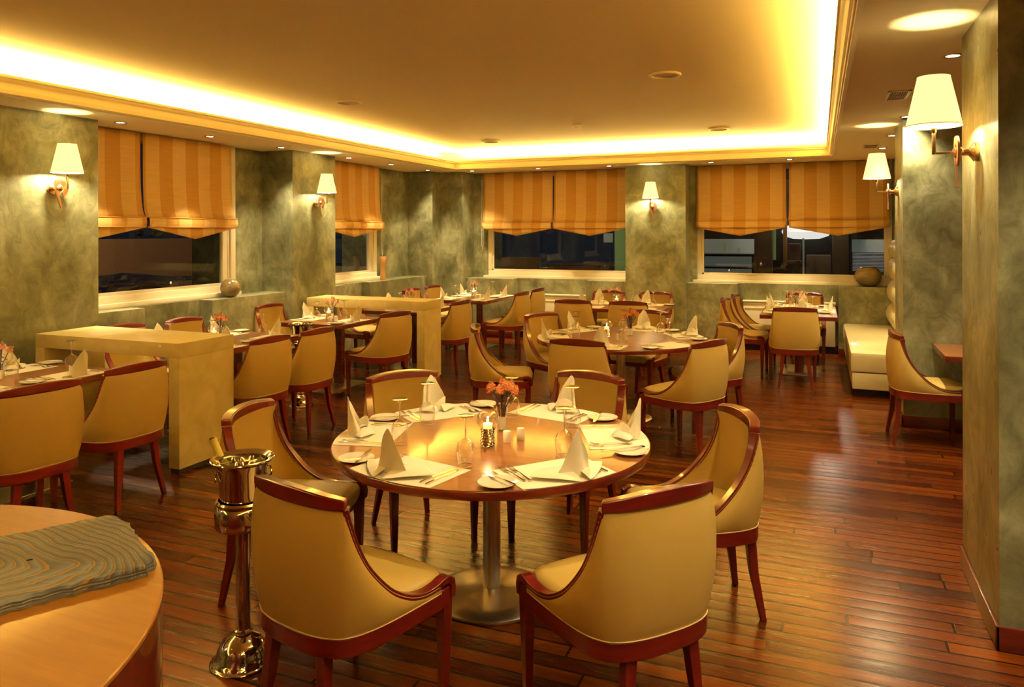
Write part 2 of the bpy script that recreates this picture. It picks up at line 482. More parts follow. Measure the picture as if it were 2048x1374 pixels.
# left side: pillars stand proud of the recessed window bays
wall('wall_left', (PL - 0.9, PL, 3.90, 4.76, 0, BL), (PL - 0.9, PL, 7.40, 8.26, 0, BL), (-6.9, -6.32, 6.86, 7.40, 0, BL), (-6.9, -6.32, 9.90, 10.93, 0, BL),
     (PL - 0.9, PL, 0.2, 1.06, 0, BL), (-6.9, -6.32, FRONT, 0.2, 0, BL), (-6.9, -6.32, 1.06, 1.3, 0, BL), (-6.9, -6.32, 3.6, 3.9, 0, BL))
wall('wall_corner', (-6.9, PL, 10.93, 12.3, 0, BL), (-5.87, -5.45, 11.22, 12.3, 0, BL), (-5.46, -5.20, 11.66, 12.3, 0, BL))
wall('wall_back', (-2.72, -1.82, 11.22, 12.3, 0, BL), (-1.83, -1.72, 11.62, 12.3, 0, BL), (0.93, 4.0, 11.66, 12.3, 0, BL))
wall('wall_right', (PR, 4.0, 7.45, 8.20, 0, BL), (PR, 4.0, 3.62, 4.47, 0, BL), (0.95, 1.2, 8.20, 11.66, 0, BL), (3.6, 4.0, FRONT, 3.62, 0, BL), (3.6, 4.0, 4.47, 7.45, 0, BL))
wall('wall_front', (-6.9, 4.0, FRONT - 0.2, FRONT, 0, CEIL + .1))
# low walls under the windows, with niches
wall('wall_low_left', (-6.9, -5.97, 4.76, 5.35, 0, 1.0), (-6.9, -6.15, 5.34, 6.22, 0, 1.0), (-6.9, -5.97, 6.22, 7.40, 0, 1.0),
     (-6.9, -5.97, 8.26, 8.60, 0, 1.0), (-6.9, -6.10, 8.6, 9.25, 0, 1.0), (-6.9, -5.97, 9.25, 10.93, 0, 1.0), (-6.9, -6.1, 1.06, 3.9, 0, 1.0))
wall('wall_low_back', (-5.46, -4.60, 11.30, 12.3, 0, 0.955), (-4.61, -3.36, 11.56, 12.3, 0, 0.955), (-3.37, -2.72, 11.30, 12.3, 0, 0.955),
     (-1.83, -1.10, 11.30, 12.3, 0, 0.955), (-1.11, 0.25, 11.56, 12.3, 0, 0.955), (0.24, 0.96, 11.30, 12.3, 0, 0.955))


def skirting(name, segs):
    m = MB()
    for x0, x1, y0, y1 in segs: m.box(x0, x1, y0, y1, 0, 0.10, b=0.004)
    return struct(m.build(name, 'skirt'))


T = 0.015
skirting('baseboard_left', [(PL, PL + T, 3.9, 4.76), (PL, PL + T, 7.4, 8.26), (PL, PL + T, 10.93 - T, 11.22), (-5.97, -5.97 + T, 4.76, 5.35), (-5.97, -5.97 + T, 6.22, 7.40), (-5.97, -5.97 + T, 9.25, 10.93), (-5.97, -5.97 + T, 8.26, 8.6)])
skirting('baseboard_back', [(-5.45, -4.60, 11.30 - T, 11.30), (-3.36, -2.72, 11.30 - T, 11.30), (-2.72 - T, -1.82 + T, 11.22 - T, 11.22), (-1.83, -1.10, 11.3 - T, 11.3), (0.24, 0.6, 11.3 - T, 11.3), (-4.6, -3.37, 11.56 - T, 11.56), (-1.1, 0.24, 11.56 - T, 11.56)])
skirting('baseboard_right', [(PR - T, PR, 3.62 - T, 4.47), (PR - T, 4.0, 3.62 - T, 3.62), (PR - T, PR, 7.45 - T, 8.2), (PR - T, 3.6, 7.45 - T, 7.45)])


# ------------------------------------------------------------------ windows
def window(name, W, H, loc, rz, z0, ledge, slider=None):
    """local x along the wall, local y into the room is negative; origin at left lower corner of the opening"""
    o = bpy.data.objects.new(name, None); C.objects.link(o); o.location = loc; o.rotation_euler = (0, 0, rz); o['kind'] = 'structure'
    f = MB(); t = 0.075
    f.box(0, W, -0.03, 0.05, 0, t, b=.006); f.box(0, W, -0.03, 0.05, H - t, H, b=.006); f.box(0, t, -0.03, 0.05, t, H - t, b=.006); f.box(W - t, W, -0.03, 0.05, t, H - t, b=.006)
    f.build('window_frame', 'frame', o)
    f2 = MB(); s = 0.03
    f2.box(t, W - t, -0.01, 0.03, t, t + s, b=.004); f2.box(t, t + s, -0.01, 0.03, t, H - t, b=.004); f2.box(W - t - s, W - t, -0.01, 0.03, t, H - t, b=.004)
    f2.build('sash', 'frame', o)
    MB().box(t, W - t, 0.008, 0.014, t, H - t).build('window_pane', 'pane', o)
    MB().box(-0.04, W + 0.04, -0.03 - ledge, 0.05, -0.045, 0.002, b=.006).build('window_sill', 'frame', o)
    if slider:
        m = MB()
        for x in slider: m.box(x - .035, x + .035, -0.02, 0.03, t, H - t, b=.004)
        m.build('mullion', 'frame', o)
    return o


window('window_1', 2.12, 1.66, (-6.27, 4.74, 1.045), PI / 2, 0, 0.05, slider=[2.12 - 0.16])
window('window_2', 1.62, 1.66, (-6.27, 8.24, 1.045), PI / 2, 0, 0.05, slider=[1.62 - 0.16])
window('window_3', 2.49, 1.72, (-5.21, 11.72, 0.99), 0, 0, 0.10)
window('window_4', 2.67, 1.72, (-1.73, 11.72, 0.99), 0, 0, 0.10)
window('window_5', 2.3, 1.66, (-6.27, 1.3, 1.045), PI / 2, 0, 0.05)


# ------------------------------------------------------------------ roman blinds
def make_blind(W, cord=True):
    o = bpy.data.objects.new('roman_blind', None); C.objects.link(o); tag(o, 'x', 'blind')
    zt, zf, zh, zp = SOFFIT - 0.01, 1.87, 1.775, 1.655
    xs = [W * k / 24 for k in range(25)]

    def ysag(x): return 0.006 * math.sin(x * 7.3) + 0.004 * math.sin(x * 17)
    cur = [(zt, 0), (2.5, 0.0), (2.2, -0.004), (2.02, -0.015), (1.93, -0.03), (zf, -0.055)]
    MB().grid([[(x + (0.012 * (j / 5) ** 2) * (2 * x / W - 1), y + ysag(x) * j / 5, z) for x in xs] for j, (z, y) in enumerate(cur)]).build('cloth_panel', 'blind', o, solid=0.003)
    m = MB(); m.grid([[(x, y, z + 0.003 * math.sin(x * 6)) for x in xs] for z, y in ((zf + 0.004, -0.048), (zf + 0.002, -0.085), (1.82, -0.092), (zh, -0.085), (zh - 0.004, -0.06))])
    m.build('folded_flap', 'blind', o, solid=0.003)
    MB().grid([[(x, -0.062, zh + 0.01) for x in xs], [(x, -0.066, (zh + zh - (zh - zp) * (1 - abs(2 * x / W - 1))) / 2) for x in xs],
               [(x, -0.070, zh - 0.004 - (zh - zp) * (1 - abs(2 * x / W - 1))) for x in xs]]).build('pointed_hem', 'blind', o, solid=0.003)
    e = MB()
    e.tube([(W * .002, -0.088, zf - 0.002), (W * .998, -0.088, zf - 0.002)], 0.004, 6)
    e.tube([(W * .002, -0.088, zh), (W * .998, -0.088, zh)], 0.004, 6)
    e.build('hem_tape', 'hem', o)
    return o


def blind(loc, rz, W, label):
    W -= .012; o = make_blind(W); o.location = loc; o.rotation_euler = (0, 0, rz); o['label'] = label; o['group'] = 'roman blinds in the windows'
    return o


blind((-6.17, 4.20, 0), PI / 2, 1.29, 'striped orange blind partly behind the leftmost pillar')
blind((-6.17, 5.51, 0), PI / 2, 1.22, 'striped orange blind above the parked car and round bronze ball')
b2 = blind((-6.17, 8.30, 0), PI / 2, 1.53, 'striped orange blind above the tall tan vase')
MB().tube([(1.56, -0.01, 2.6), (1.565, -0.015, 1.9), (1.57, -0.01, 1.45), (1.585, -0.01, 1.36), (1.60, -0.01, 1.45), (1.60, -0.01, 2.6)], 0.003, 6).build('pull_cord', 'white', b2)
b3 = blind((-5.24, 11.60, 0), 0, 1.245, 'striped orange blind left half of the left rear window')
MB().tube([(-0.03, -0.01, 2.6), (-0.035, -0.01, 1.5), (-0.02, -0.01, 1.42), (-0.012, -0.01, 1.5), (-0.01, -0.01, 2.6)], 0.003, 6).build('pull_cord', 'white', b3)
blind((-3.985, 11.60, 0), 0, 1.24, 'striped orange blind beside the rear wall pillar, right half')
blind((-1.715, 11.60, 0), 0, 1.28, 'striped orange blind right of the rear wall pillar')
blind((-0.405, 11.60, 0), 0, 1.31, 'striped orange blind above the round bronze bowl, by the bench')
blind((-6.17, 1.5, 0), PI / 2, 1.2, 'striped orange blind on the foremost left window, beyond the frame')


# ------------------------------------------------------------------ downlights
def make_downlight():
    o = bpy.data.objects.new('downlight', None); C.objects.link(o); tag(o, 'x', 'ceiling light')
    MB().lathe([(0.034, 0.0), (0.036, -0.005), (0.052, -0.007), (0.055, -0.003), (0.055, 0.002)], 28, cap=False).build('ring', 'brass', o)
    MB().lathe([(0.0, -0.003), (0.036, -0.003)], 24, cap=False).build('lens', 'lens', o)
    l = bpy.data.lights.new('halogen_bulb', 'SPOT'); l.energy = K_DOWN; l.color = SPOT; l.spot_size = math.radians(54); l.spot_blend = 1.0; l.shadow_soft_size = 0.03
    lo = bpy.data.objects.new('halogen_bulb', l); C.objects.link(lo); lo.parent = o; lo.location = (0, 0, -0.012)
    return o


def make_aisle_light():
    o = make_downlight(); l = [c for c in o.children if c.type == 'LIGHT'][0].data; l.energy = K_AISLE; l.spot_size = math.radians(120); return o


def make_wash_light():
    o = make_downlight(); l = [c for c in o.children if c.type == 'LIGHT'][0].data; l.energy = 150.0; l.spot_size = math.radians(84); l.spot_blend = 1.0; return o


DL = [(-5.80, 4.94, 'beside the leftmost pillar'), (-5.80, 6.01, 'above the first left window, farther from pillar'), (-5.80, 7.12, 'just before the second left pillar'),
      (-5.80, 8.48, 'just past the second left pillar'), (-5.80, 9.55, 'above the second left window'), (-5.80, 10.67, 'in front of the corner column'),
      (-5.22, 11.10, 'at the left end of the rear wall'), (-4.08, 11.10, 'above the middle of the left rear window'), (-2.94, 11.10, 'left of the rear wall pillar'),
      (-1.44, 11.10, 'right of the rear wall pillar'), (-0.38, 11.10, 'above the middle of the right rear window'),
      (0.70, 4.89, 'nearest, beside the big wall lamp'), (0.70, 6.05, 'half hidden by the big lamp shade'), (0.70, 7.35, 'at the second right pillar'), (0.70, 8.75, 'past the second right pillar'), (0.70, 10.03, 'beside the farther vent grille')]
for x, y, t in DL:
    if (x, y) in ((-5.80, 7.12), (-5.80, 10.67), (-5.22, 11.10)): key, mk = 'downlight_wash', make_wash_light
    elif x < 0 or y > 8: key, mk = 'downlight', make_downlight
    else: key, mk = 'downlight_aisle', make_aisle_light
    place(key, mk, (x, y, SOFFIT), 0, 'small round downlight in the soffit ' + t, 'round downlights in the soffit')
NUMW = {(-5.8, 2.8): 'level with the leftmost table', (-5.8, 1.6): 'by the foremost left window', (-5.8, -1.2): 'rear of the left soffit', (0.62, 2.5): 'just in front of the near right pillar',
        (0.62, 1.2): 'right of the round counter', (0.62, -0.1): 'right beside the viewpoint', (0.62, -1.5): 'rear of the right soffit', (2.0, 2.4): 'over the side room entrance',
        (2.0, 0.6): 'in the middle of the side room', (2.0, -1.2): 'at the back of the side room', (2.2, 5.9): 'over the alcove with the small table', (1.35, 3.15): 'facing the front of the near right pillar'}
for x, y in [(-5.8, 2.8), (-5.8, 1.6), (-5.8, -1.2), (0.62, 2.5), (0.62, 1.2), (0.62, -0.1), (0.62, -1.5), (2.0, 2.4), (2.0, 0.6), (2.0, -1.2), (2.2, 5.9), (1.35, 3.15)]:  # unseen downlights added outside the frame to lift the brightness
    place('downlight' if x < 0 else 'downlight_aisle', make_downlight if x < 0 else make_aisle_light, (x, y, SOFFIT), 0, 'added downlight outside the frame, ' + NUMW[(x, y)], 'round downlights in the soffit')
for x, y, z in [(-3.8, 0.2, CEIL), (-1.2, -1.6, CEIL)]:  # unseen tray lights added behind the camera for brightness
    place('downlight', make_downlight, (x, y, z), 0, 'added tray downlight behind the viewpoint, ' + ('left one' if x < -2 else 'right one'), 'round downlights in the soffit')


def make_added_tray_light():
    o = make_downlight(); l = [c for c in o.children if c.type == 'LIGHT'][0].data; l.energy = K_ADDED_TRAY; l.spot_size = math.radians(64); return o


for x, y, t in [(-1.42, 3.32, 'straight above the near round table')]:  # unseen tray light added to brighten the near table linen
    place('downlight_added', make_added_tray_light, (x, y, CEIL), 0, 'added unseen tray downlight ' + t, 'round downlights in the soffit')


# ------------------------------------------------------------------ wall lamps (local +x points out of the wall)
def make_sconce():
    o = bpy.data.objects.new('wall_lamp', None); C.objects.link(o); tag(o, 'x', 'wall lamp')
    m = MB().lathe([(0.0, 0.0), (0.045, 0.0), (0.045, 0.018), (0.032, 0.026), (0.018, 0.038), (0.016, 0.06), (0.026, 0.068), (0.026, 0.074), (0.0, 0.078)], 28, axis='x')
    m.build('wall_rosette', 'brass', o)
    # comma shaped plate: a ring that runs out into a tail sweeping down
    secs = []
    for k in range(41):
        a = math.radians(-60 + 250 * k / 40) if k < 29 else None
        if k < 29:
            cy, cz = 0.058 * math.cos(a), 0.058 * math.sin(a); hw = 0.019; nx, nz = math.cos(a), math.sin(a)
        else:
            t = (k - 28) / 12; a0 = math.radians(-60 + 250 * 28 / 40)
            p0 = Vector((0.058 * math.cos(a0), 0.058 * math.sin(a0))); p1 = p0 + Vector((-0.002, -0.07)); p2 = Vector((0.018, -0.165))
            q = p0 * (1 - t) ** 2 + p1 * 2 * t * (1 - t) + p2 * t * t; d = ((p1 - p0) * (1 - t) + (p2 - p1) * t).normalized()
            cy, cz = q; nx, nz = d.y, -d.x; hw = 0.019 * (1 - t) + 0.004
        secs.append([(0.082, cy - nx * hw, cz - nz * hw), (0.082, cy + nx * hw, cz + nz * hw), (0.092, cy + nx * hw, cz + nz * hw), (0.092, cy - nx * hw, cz - nz * hw)])
    MB().sweep(secs).build('comma_plate', 'copper', o)
    MB().lathe([(0.0, 0.076), (0.026, 0.078), (0.026, 0.095), (0.012, 0.104), (0.0, 0.105)], 24, axis='x').build('boss', 'brass', o)
    m = MB(); m.box(0.09, 0.187, -0.006, 0.006, -0.006, 0.006, b=.0015); m.box(0.172, 0.188, -0.008, 0.008, -0.006, 0.115, b=.002)
    m.lathe([(0.0075, 0.09), (0.013, 0.10), (0.013, 0.13), (0.009, 0.14), (0.0, 0.145)], 16, (0.18, 0, 0))
    m.build('arm', 'brass', o)
    sh = MB().lathe([(0.118, 0.125), (0.1175, 0.13), (0.069, 0.355), (0.069, 0.36)], 48, (0.18, 0, 0), cap=False)
    s = sh.build('lamp_shade', 'shade', o, solid=0.002)
    MB().lathe([(0.1145, 0.128), (0.0665, 0.356)], 48, (0.18, 0, 0), cap=False).build('shade_lining', 'shadein', s)
    MB().tube([(0.18 + 0.119 * math.cos(2 * PI * k / 40), 0.119 * math.sin(2 * PI * k / 40), 0.130) for k in range(41)], 0.0018, 6).build('rim', 'pipe', s)
    MB().lathe([(0.0, 0.145), (0.008, 0.147), (0.008, 0.155), (0.0, 0.156)], 16, (0.18, 0, 0)).build('bulb_socket', 'brass', o)
    l = bpy.data.lights.new('bulb_light', 'POINT'); l.energy = K_SCONCE; l.color = (1.0, 0.84, 0.46); l.shadow_soft_size = 0.030
    lo = bpy.data.objects.new('bulb_light', l); C.objects.link(lo); lo.parent = o; lo.location = (0.18, 0, 0.165)
    lo.visible_glossy = True
    return o


SC = [((PL, 4.33, 2.085), 0, 'lit brass wall lamp on the leftmost pillar'), ((PL, 7.83, 2.085), 0, 'lit brass wall lamp on the second left pillar'),
      ((-2.30, 11.22, 2.085), -PI / 2, 'lit brass wall lamp on the pillar between rear windows'),
      ((PR, 7.86, 2.085), PI, 'lit brass wall lamp on the farther right pillar'), ((PR, 4.045, 2.085), PI, 'large lit brass wall lamp on the nearest right pillar')]
for loc, rz, t in SC: place('sconce', make_sconce, loc, rz, t, 'brass wall lamps with cream shades')
place('sconce', make_sconce, (PL, 0.63, 2.085), 0, 'lit brass wall lamp on a pillar left of the frame', 'brass wall lamps with cream shades')


# ------------------------------------------------------------------ chairs. local +y = the way the sitter faces; origin under the crest rail
HB = [(0, -.045), (.08, -.042), (.15, -.028), (.197, -.003), (.217, .022), (.232, .055), (.243, .10), (.25, .15), (.255, .21), (.258, .28), (.26, .35), (.26, .42)]
HE = [(0, -.045, .846), (.085, -.040, .846), (.16, -.027, .844), (.226, 0, .842), (.231, .012, .79), (.236, .035, .72), (.241, .075, .64), (.246, .13, .57), (.251, .19, .512), (.256, .265, .468), (.26, .335, .450), (.26, .41, .449)]


def resample(h, k):
    out = []
    n = len(h)
    for i in range(n - 1):
        p0, p1, p2, p3 = (Vector(h[max(i - 1, 0)]), Vector(h[i]), Vector(h[i + 1]), Vector(h[min(i + 2, n - 1)]))
        if len(h[0]) == 3 and i == 2: p3 = p2 + (p2 - p1)
        if len(h[0]) == 3 and i == 3: p0 = p1 - (p2 - p1)
        for j in range(k):
            t = j / k
            out.append(0.5 * ((2 * p1) + (p2 - p0) * t + (2 * p0 - 5 * p1 + 4 * p2 - p3) * t * t + (3 * p1 - p0 - 3 * p2 + p3) * t ** 3))
    out.append(Vector(h[-1])); return out


KS = 3
RB = resample(HB, KS); RE = resample(HE, KS); CORN = 3 * KS
BF = [Vector((-p.x, p.y)) for p in RB[:0:-1]] + RB
EF = [Vector((-p.x, p.y, p.z)) for p in RE[:0:-1]] + RE
NB = len(BF)


def nrm2(i):
    t = BF[min(i + 1, NB - 1)] - BF[max(i - 1, 0)]; return Vector((t.y, -t.x)).normalized()


def shell_pt(i, t, off=0.0):
    b, e, n = BF[i], EF[i], nrm2(i)
    z0 = 0.422
    hgt = e.z - z0
    bulge = 0.026 * math.sin(PI * min(1, t)) ** 0.75 * min(1, hgt / 0.2)
    x = b.x + (e.x - b.x) * t + n.x * (bulge - off); y = b.y + (e.y - b.y) * t + n.y * (bulge - off)
    return (x, y, z0 + hgt * t)


def make_chair():
    o = bpy.data.objects.new('dining_chair', None); C.objects.link(o); tag(o, 'x', 'chair')
    ts = [0, .04, .1, .2, .35, .5, .65, .8, .92, 1.0]
    ob = MB().grid([[shell_pt(i, t) for i in range(NB)] for t in ts]).build('outer_back', 'leather', o, ang=60)
    mid = (NB - 1) // 2
    pip = [shell_pt(i, 1.0, -0.004) for i in range(NB)]; pb = [shell_pt(i, 0.012, -0.002) for i in range(NB)]
    m = MB(); m.tube(pip, 0.0024, 6); m.tube(pb, 0.0022, 6); m.tube([pip[0], pb[0]], .0026, 6); m.tube([pip[-1], pb[-1]], .0026, 6)
    m.build('piping', 'pipe', ob)
    ib = MB().grid([[shell_pt(i, t, 0.040 + (0.012 * math.sin(PI * t))) for i in range(NB)] for t in (0.04, .2, .4, .6, .8, 0.93, 1.0)])
    ib.build('inner_back', 'leather', o, ang=60)
    # wooden side rails running down from the crest and forward over the front legs
    for sgn in (-1, 1):
        idx = list(range(mid + CORN, NB)); P = []
        for i in idx:
            e = EF[i]; n = nrm2(i); P.append((Vector((e.x, e.y, e.z)), Vector((n.x, n.y, 0))))
        last = Vector((1, 0, 0))
        P += [(Vector((.26, .435, .456)), last), (Vector((.26, .462, .457)), last), (Vector((.26, .482, .444)), last), (Vector((.259, .488, .420)), last), (Vector((.258, .486, .385)), last)]
        secs = []
        for k, (p, n) in enumerate(P):
            t = (P[min(k + 1, len(P) - 1)][0] - P[max(k - 1, 0)][0]).normalized()
            N3 = n.cross(t).normalized()
            if k < 6: N3 = (n.cross(t)).normalized()
            th = 0.010 if k < len(P) - 8 else 0.010 + 0.004 * min(1, (k - len(P) + 8) / 4)
            a = p + n * 0.006 + N3 * th; b = p + n * 0.006 - N3 * th; c = p - n * 0.036 - N3 * th; d = p - n * 0.036 + N3 * th
            q = [a, b, c, d]
            secs.append([(v.x * sgn, v.y, v.z) for v in q])
        MB().sweep(secs).build('side_rail', 'redwood', o, bev=0.003)
    secs = []
    for i in range(mid - CORN, mid + CORN + 1):
        e = EF[i]; n = nrm2(i); u = e.x / .226
        zt = 0.872 + 0.020 * (1 - u * u); zb = 0.838
        n3 = Vector((n.x, n.y, 0)); n3.normalize()
        p = Vector((e.x, e.y, 0)); so_, si = 0.009, 0.036
        a = p + n3 * so_; b = p - n3 * si
        secs.append([(a.x, a.y, zb), (a.x, a.y, zt), (b.x, b.y, zt - .004), (b.x, b.y, zb - 0.012 - 0.004 * (1 - u * u))])
    MB().sweep(secs).build('crest_rail', 'redwood', o, bev=0.005)
    # seat
    loop = [Vector((BF[i].x - nrm2(i).x * 0.036, BF[i].y - nrm2(i).y * 0.036)) for i in range(0, NB, 2)]
    loop = [p for p in loop if p.y < 0.41]
    fr = [(.222, .43), (.218, .468), (.19, .490), (.12, .502), (0, .507), (-.12, .502), (-.19, .490), (-.218, .468), (-.222, .43)]
    loop += [Vector(p) for p in fr]
    cen = Vector((0, .23)); rows = []
    for sc, z in ((0.97, .405), (1.0, .43), (1.0, .452), (.965, .470), (.86, .480), (.6, .488), (.3, .491), (.02, .492)):
        rows.append([(cen.x + (p.x - cen.x) * sc, cen.y + (p.y - cen.y) * sc, z) for p in loop])
    MB().grid(rows, True).build('seat', 'seatlea', o, ang=60)
    # seat rail
    secs = []
    for i in range(NB):
        b = BF[i]; n = nrm2(i); n3 = Vector((n.x, n.y)); a = b + n3 * 0.004; c = b - n3 * 0.020
        secs.append([(a.x, a.y, .362), (a.x, a.y, .424), (c.x, c.y, .424), (c.x, c.y, .362)])
    m = MB().sweep(secs)
    m.box(-.25, .25, .452, .476, .362, .418)
    m.box(.235, .262, .40, .47, .362, .43); m.box(-.262, -.235, .40, .47, .362, .43)
    m.build('seat_rail', 'redwood', o, bev=0.003)

    def leg(x0, y0, z0, w0, x1, y1, w1):
        def sq(x, y, z, w): return [(x - w, y - w, z), (x + w, y - w, z), (x + w, y + w, z), (x - w, y + w, z)]
        xm, ym, zm, wm = x0 + (x1 - x0) * .35, y0 + (y1 - y0) * .25, z0 * .55, w0 + (w1 - w0) * .4
        MB().sweep([sq(x0, y0, z0, w0), sq(xm, ym, zm, wm), sq(x1, y1, 0, w1)]).build('leg', 'redwood', o, bev=0.003)
    leg(.238, .464, .40, .0225, .236, .462, .0135); leg(-.238, .464, .40, .0225, -.236, .462, .0135)
    leg(.125, -.002, .37, .0215, .172, -.045, .0125); leg(-.125, -.002, .37, .0215, -.172, -.045, .0125)
    return o


def chair(x, y, face, label, group):
    return place('chair', make_chair, (x, y, 0), math.radians(face - 90), label, group)


G1, G2, G3 = 'chairs around the near round table', 'chairs around the farther round table', 'chairs at the square tables along the windows'
CH = [
    (-1.61, 2.06, 77, 'nearest mustard chair, in front of the wine bucket stand', G1), (-0.49, 2.47, 140, 'nearest chair on the right, back turned, near round table', G1),
    (-0.35, 3.64, 206, 'chair on the right edge of the near round table, back seen at an angle', G1), (-1.26, 4.30, 256, 'chair behind the near round table, right one of two', G1),
    (-2.30, 3.92, 322, 'chair behind the near round table, left one of two', G1), (-2.55, 2.89, 12, 'chair left of near round table, behind the bucket stand', G1),
    (-1.75, 5.63, 87, 'tan backed chair in front of farther round table, seen square on', G2), (-0.79, 5.95, 152, 'chair front right of farther round table, back turned', G2),
    (-0.75, 7.08, 213, 'chair at the right of farther round table, turned away', G2), (-1.68, 7.96, 256, 'chair behind farther round table, partly behind its flowers', G2),
    (-2.65, 7.31, -30, 'chair back left of farther round table, facing us', G2), (-2.86, 6.16, 22, 'chair left of farther round table, seen side on', G2),
    (-2.82, 8.90, 92, 'left one of two backs at the table by rear pillar', G3), (-2.13, 8.91, 95, 'right one of two backs at the table by rear pillar', G3),
    (-2.77, 10.44, -90, 'left one facing us behind the table by rear pillar', G3), (-2.10, 10.43, -94, 'right one facing us behind the table by rear pillar', G3),
    (-5.61, 9.80, -4, 'nearer chair on window side of the far corner table', G3), (-5.60, 10.46, -6, 'farther chair on window side of the far corner table', G3),
    (-3.84, 9.79, 176, 'nearer chair on aisle side of the far corner table', G3), (-3.87, 10.51, 178, 'farther chair on aisle side of the far corner table', G3),
    (-4.06, 8.30, 174, 'chair just right of the farther parchment divider', G3), (-5.75, 8.42, -4, 'chair seen under the farther divider, window side', G3),
    (-0.25, 8.83, 95, 'chair with its back to us at the table by the bench', G3), (-1.09, 9.74, -3, 'nearer side chair left of the table by the bench', G3),
    (-1.03, 10.36, -3, 'farther side chair left of the table by the bench', G3), (-0.19, 10.96, -90, 'pale fronted chair facing us at the table by the bench', G3),
    (-4.02, 2.90, 172, 'leftmost foreground chair, cut by the frame', G3), (-4.06, 3.57, 177, 'tan chair in front of the nearer parchment divider', G3),
    (-4.10, 4.89, 176, 'chair right behind the nearer divider, back turned', G3), (-4.06, 5.46, 178, 'tan chair beside the smaller wine bucket stand', G3),
    (-5.75, 5.62, -2, 'white fronted chair behind the nearer divider, right one', G3), (-5.86, 5.02, -3, 'white fronted chair behind the nearer divider, left one', G3),
    (-5.95, 7.09, -2, 'white fronted chair in front of the second left pillar', G3), (-4.13, 6.88, 166, 'tan chair in front of the farther parchment divider', G3),
    (0.59, 7.04, 4, 'chair by the right pillar, facing the small table', G3),
]
for c in CH: chair(*c)


# ------------------------------------------------------------------ tables
def round_table(loc, r, label):
    o = thing('round_table', label, 'table', loc, 0, 'round dining tables')
    z = 0.745
    MB().lathe([(0, z - .040), (r - .012, z - .040), (r - .002, z - .036), (r, z - .030), (r, z - .006), (r - .003, z - .001), (r - .006, z - .0005)], 96, cap=False).build('table_edge', 'edge', o)
    MB().lathe([(0, z), (r - .005, z)], 96, cap=False).build('table_top', 'top', o)
    MB().lathe([(0.0415, 0.03), (0.0415, z - .045)], 40, cap=False).build('column', 'steel', o)
    MB().lathe([(0, z - .06), (0.16, z - .06), (0.16, z - .041), (0, z - .041)], 32).build('mounting_plate', 'blackm', o)
    MB().lathe([(0, 0), (.277, 0), (.280, .004), (.280, .014), (.272, .020), (.20, .030), (.12, .040), (.06, .047), (.044, .052), (.043, .058), (0, .058)], 64).build('pedestal_base', 'steel', o)
    return o


T1, T2 = (-1.44, 3.27), (-1.70, 6.82)
round_table((*T1, 0), 0.742, 'nearest round table set for six, steel pedestal')
round_table((*T2, 0), 0.775, 'farther round table set for six, with a steel pedestal')


def rect_table(x0, x1, y0, y1, label, lab2=None):
    cx, cy = (x0 + x1) / 2, (y0 + y1) / 2; W, D = (x1 - x0) / 2, (y1 - y0) / 2
    o = thing('square_table', label, 'table', (cx, cy, 0), 0, 'square dining tables')
    z = 0.745
    MB().box(-W, W, -D, D, z - .045, z - .0006, b=.003).build('table_edge', 'edge', o)
    MB().box(-W + .004, W - .004, -D + .004, D - .004, z - .003, z).build('table_top', 'top', o)
    ax = D > W * 1.05; off = 0.2 if max(W, D) > .5 else .14
    for s in (-1, 1):
        px, py = (0, s * off) if ax or abs(D - W) < .05 else (s * off * 1.6, 0)
        MB().box(px - .05, px + .05, py - .035, py + .035, .012, z - .045, b=.003).build('column', 'edge', o)
    ex, ey = (.24, .36) if ax or abs(D - W) < .05 else (.46, .24)
    MB().box(-ex, ex, -ey, ey, 0, .012, b=.003).build('base_plate', 'steel', o)
    return o


TA, TB, TC = (-5.45, -4.60, 2.72, 3.93), (-5.42, -4.56, 4.66, 5.90), (-5.47, -4.62, 6.62, 7.46)
T5, T4, T3, T6 = (-5.30, -4.45, 8.02, 9.00), (-5.20, -4.33, 9.62, 10.80), (-3.16, -1.79, 9.25, 10.14), (-0.65, 0.19, 9.24, 10.66)
rect_table(*TA, 'square table before the nearer divider, left edge of photo')
rect_table(*TB, 'square table between nearer divider and second wine stand')
rect_table(*TC, 'square table in front of the farther divider')
rect_table(*T5, 'square table mostly hidden behind the farther divider')
rect_table(*T4, 'square table in the far left corner of the room')
rect_table(*T3, 'long table by the pillar between the rear windows')
rect_table(*T6, 'square table beside the cream bench')
o = thing('small_table', 'bare small wooden table by the right pillar', 'table', (1.35, 7.07, 0))
MB().box(-.45, .45, -.38, .36, .70, .7445, b=.003).build('table_edge', 'edge', o); MB().box(-.446, .446, -.376, .356, .742, .745).build('table_top', 'top', o)
MB().box(-.05, .05, -.05, .05, .012, .70).build('column', 'blackm', o); MB().box(-.25, .25, -.25, .25, 0, .012).build('base_plate', 'blackm', o)


# ------------------------------------------------------------------ parchment dividers
def divider(x0, x1, y0, y1, label, h=0.93, lt=0.10, bt=0.105):
    o = thing('divider_console', label, 'room divider', ((x0 + x1) / 2, (y0 + y1) / 2, 0), 0, 'parchment covered dividers')
    W, D = (x1 - x0) / 2, (y1 - y0) / 2
    MB().box(-W, W, -D, D, h - bt, h, b=.004).build('top_panel', 'parch', o)
    for s in (-1, 1):
        MB().box(s * W, s * (W - lt), -D, D, 0.035, h - bt - 0.001, b=.004).build('side_panel', 'parch', o)
        MB().box(s * (W - .01), s * (W - lt + .01), -D + .01, D - .01, 0, .035).build('plinth', 'plinth', o)
    return o


divider(-5.70, -4.215, 4.07, 4.61, 'nearer parchment covered divider with open middle')
divider(-5.76, -4.14, 7.53, 7.93, 'farther parchment covered divider with open middle')


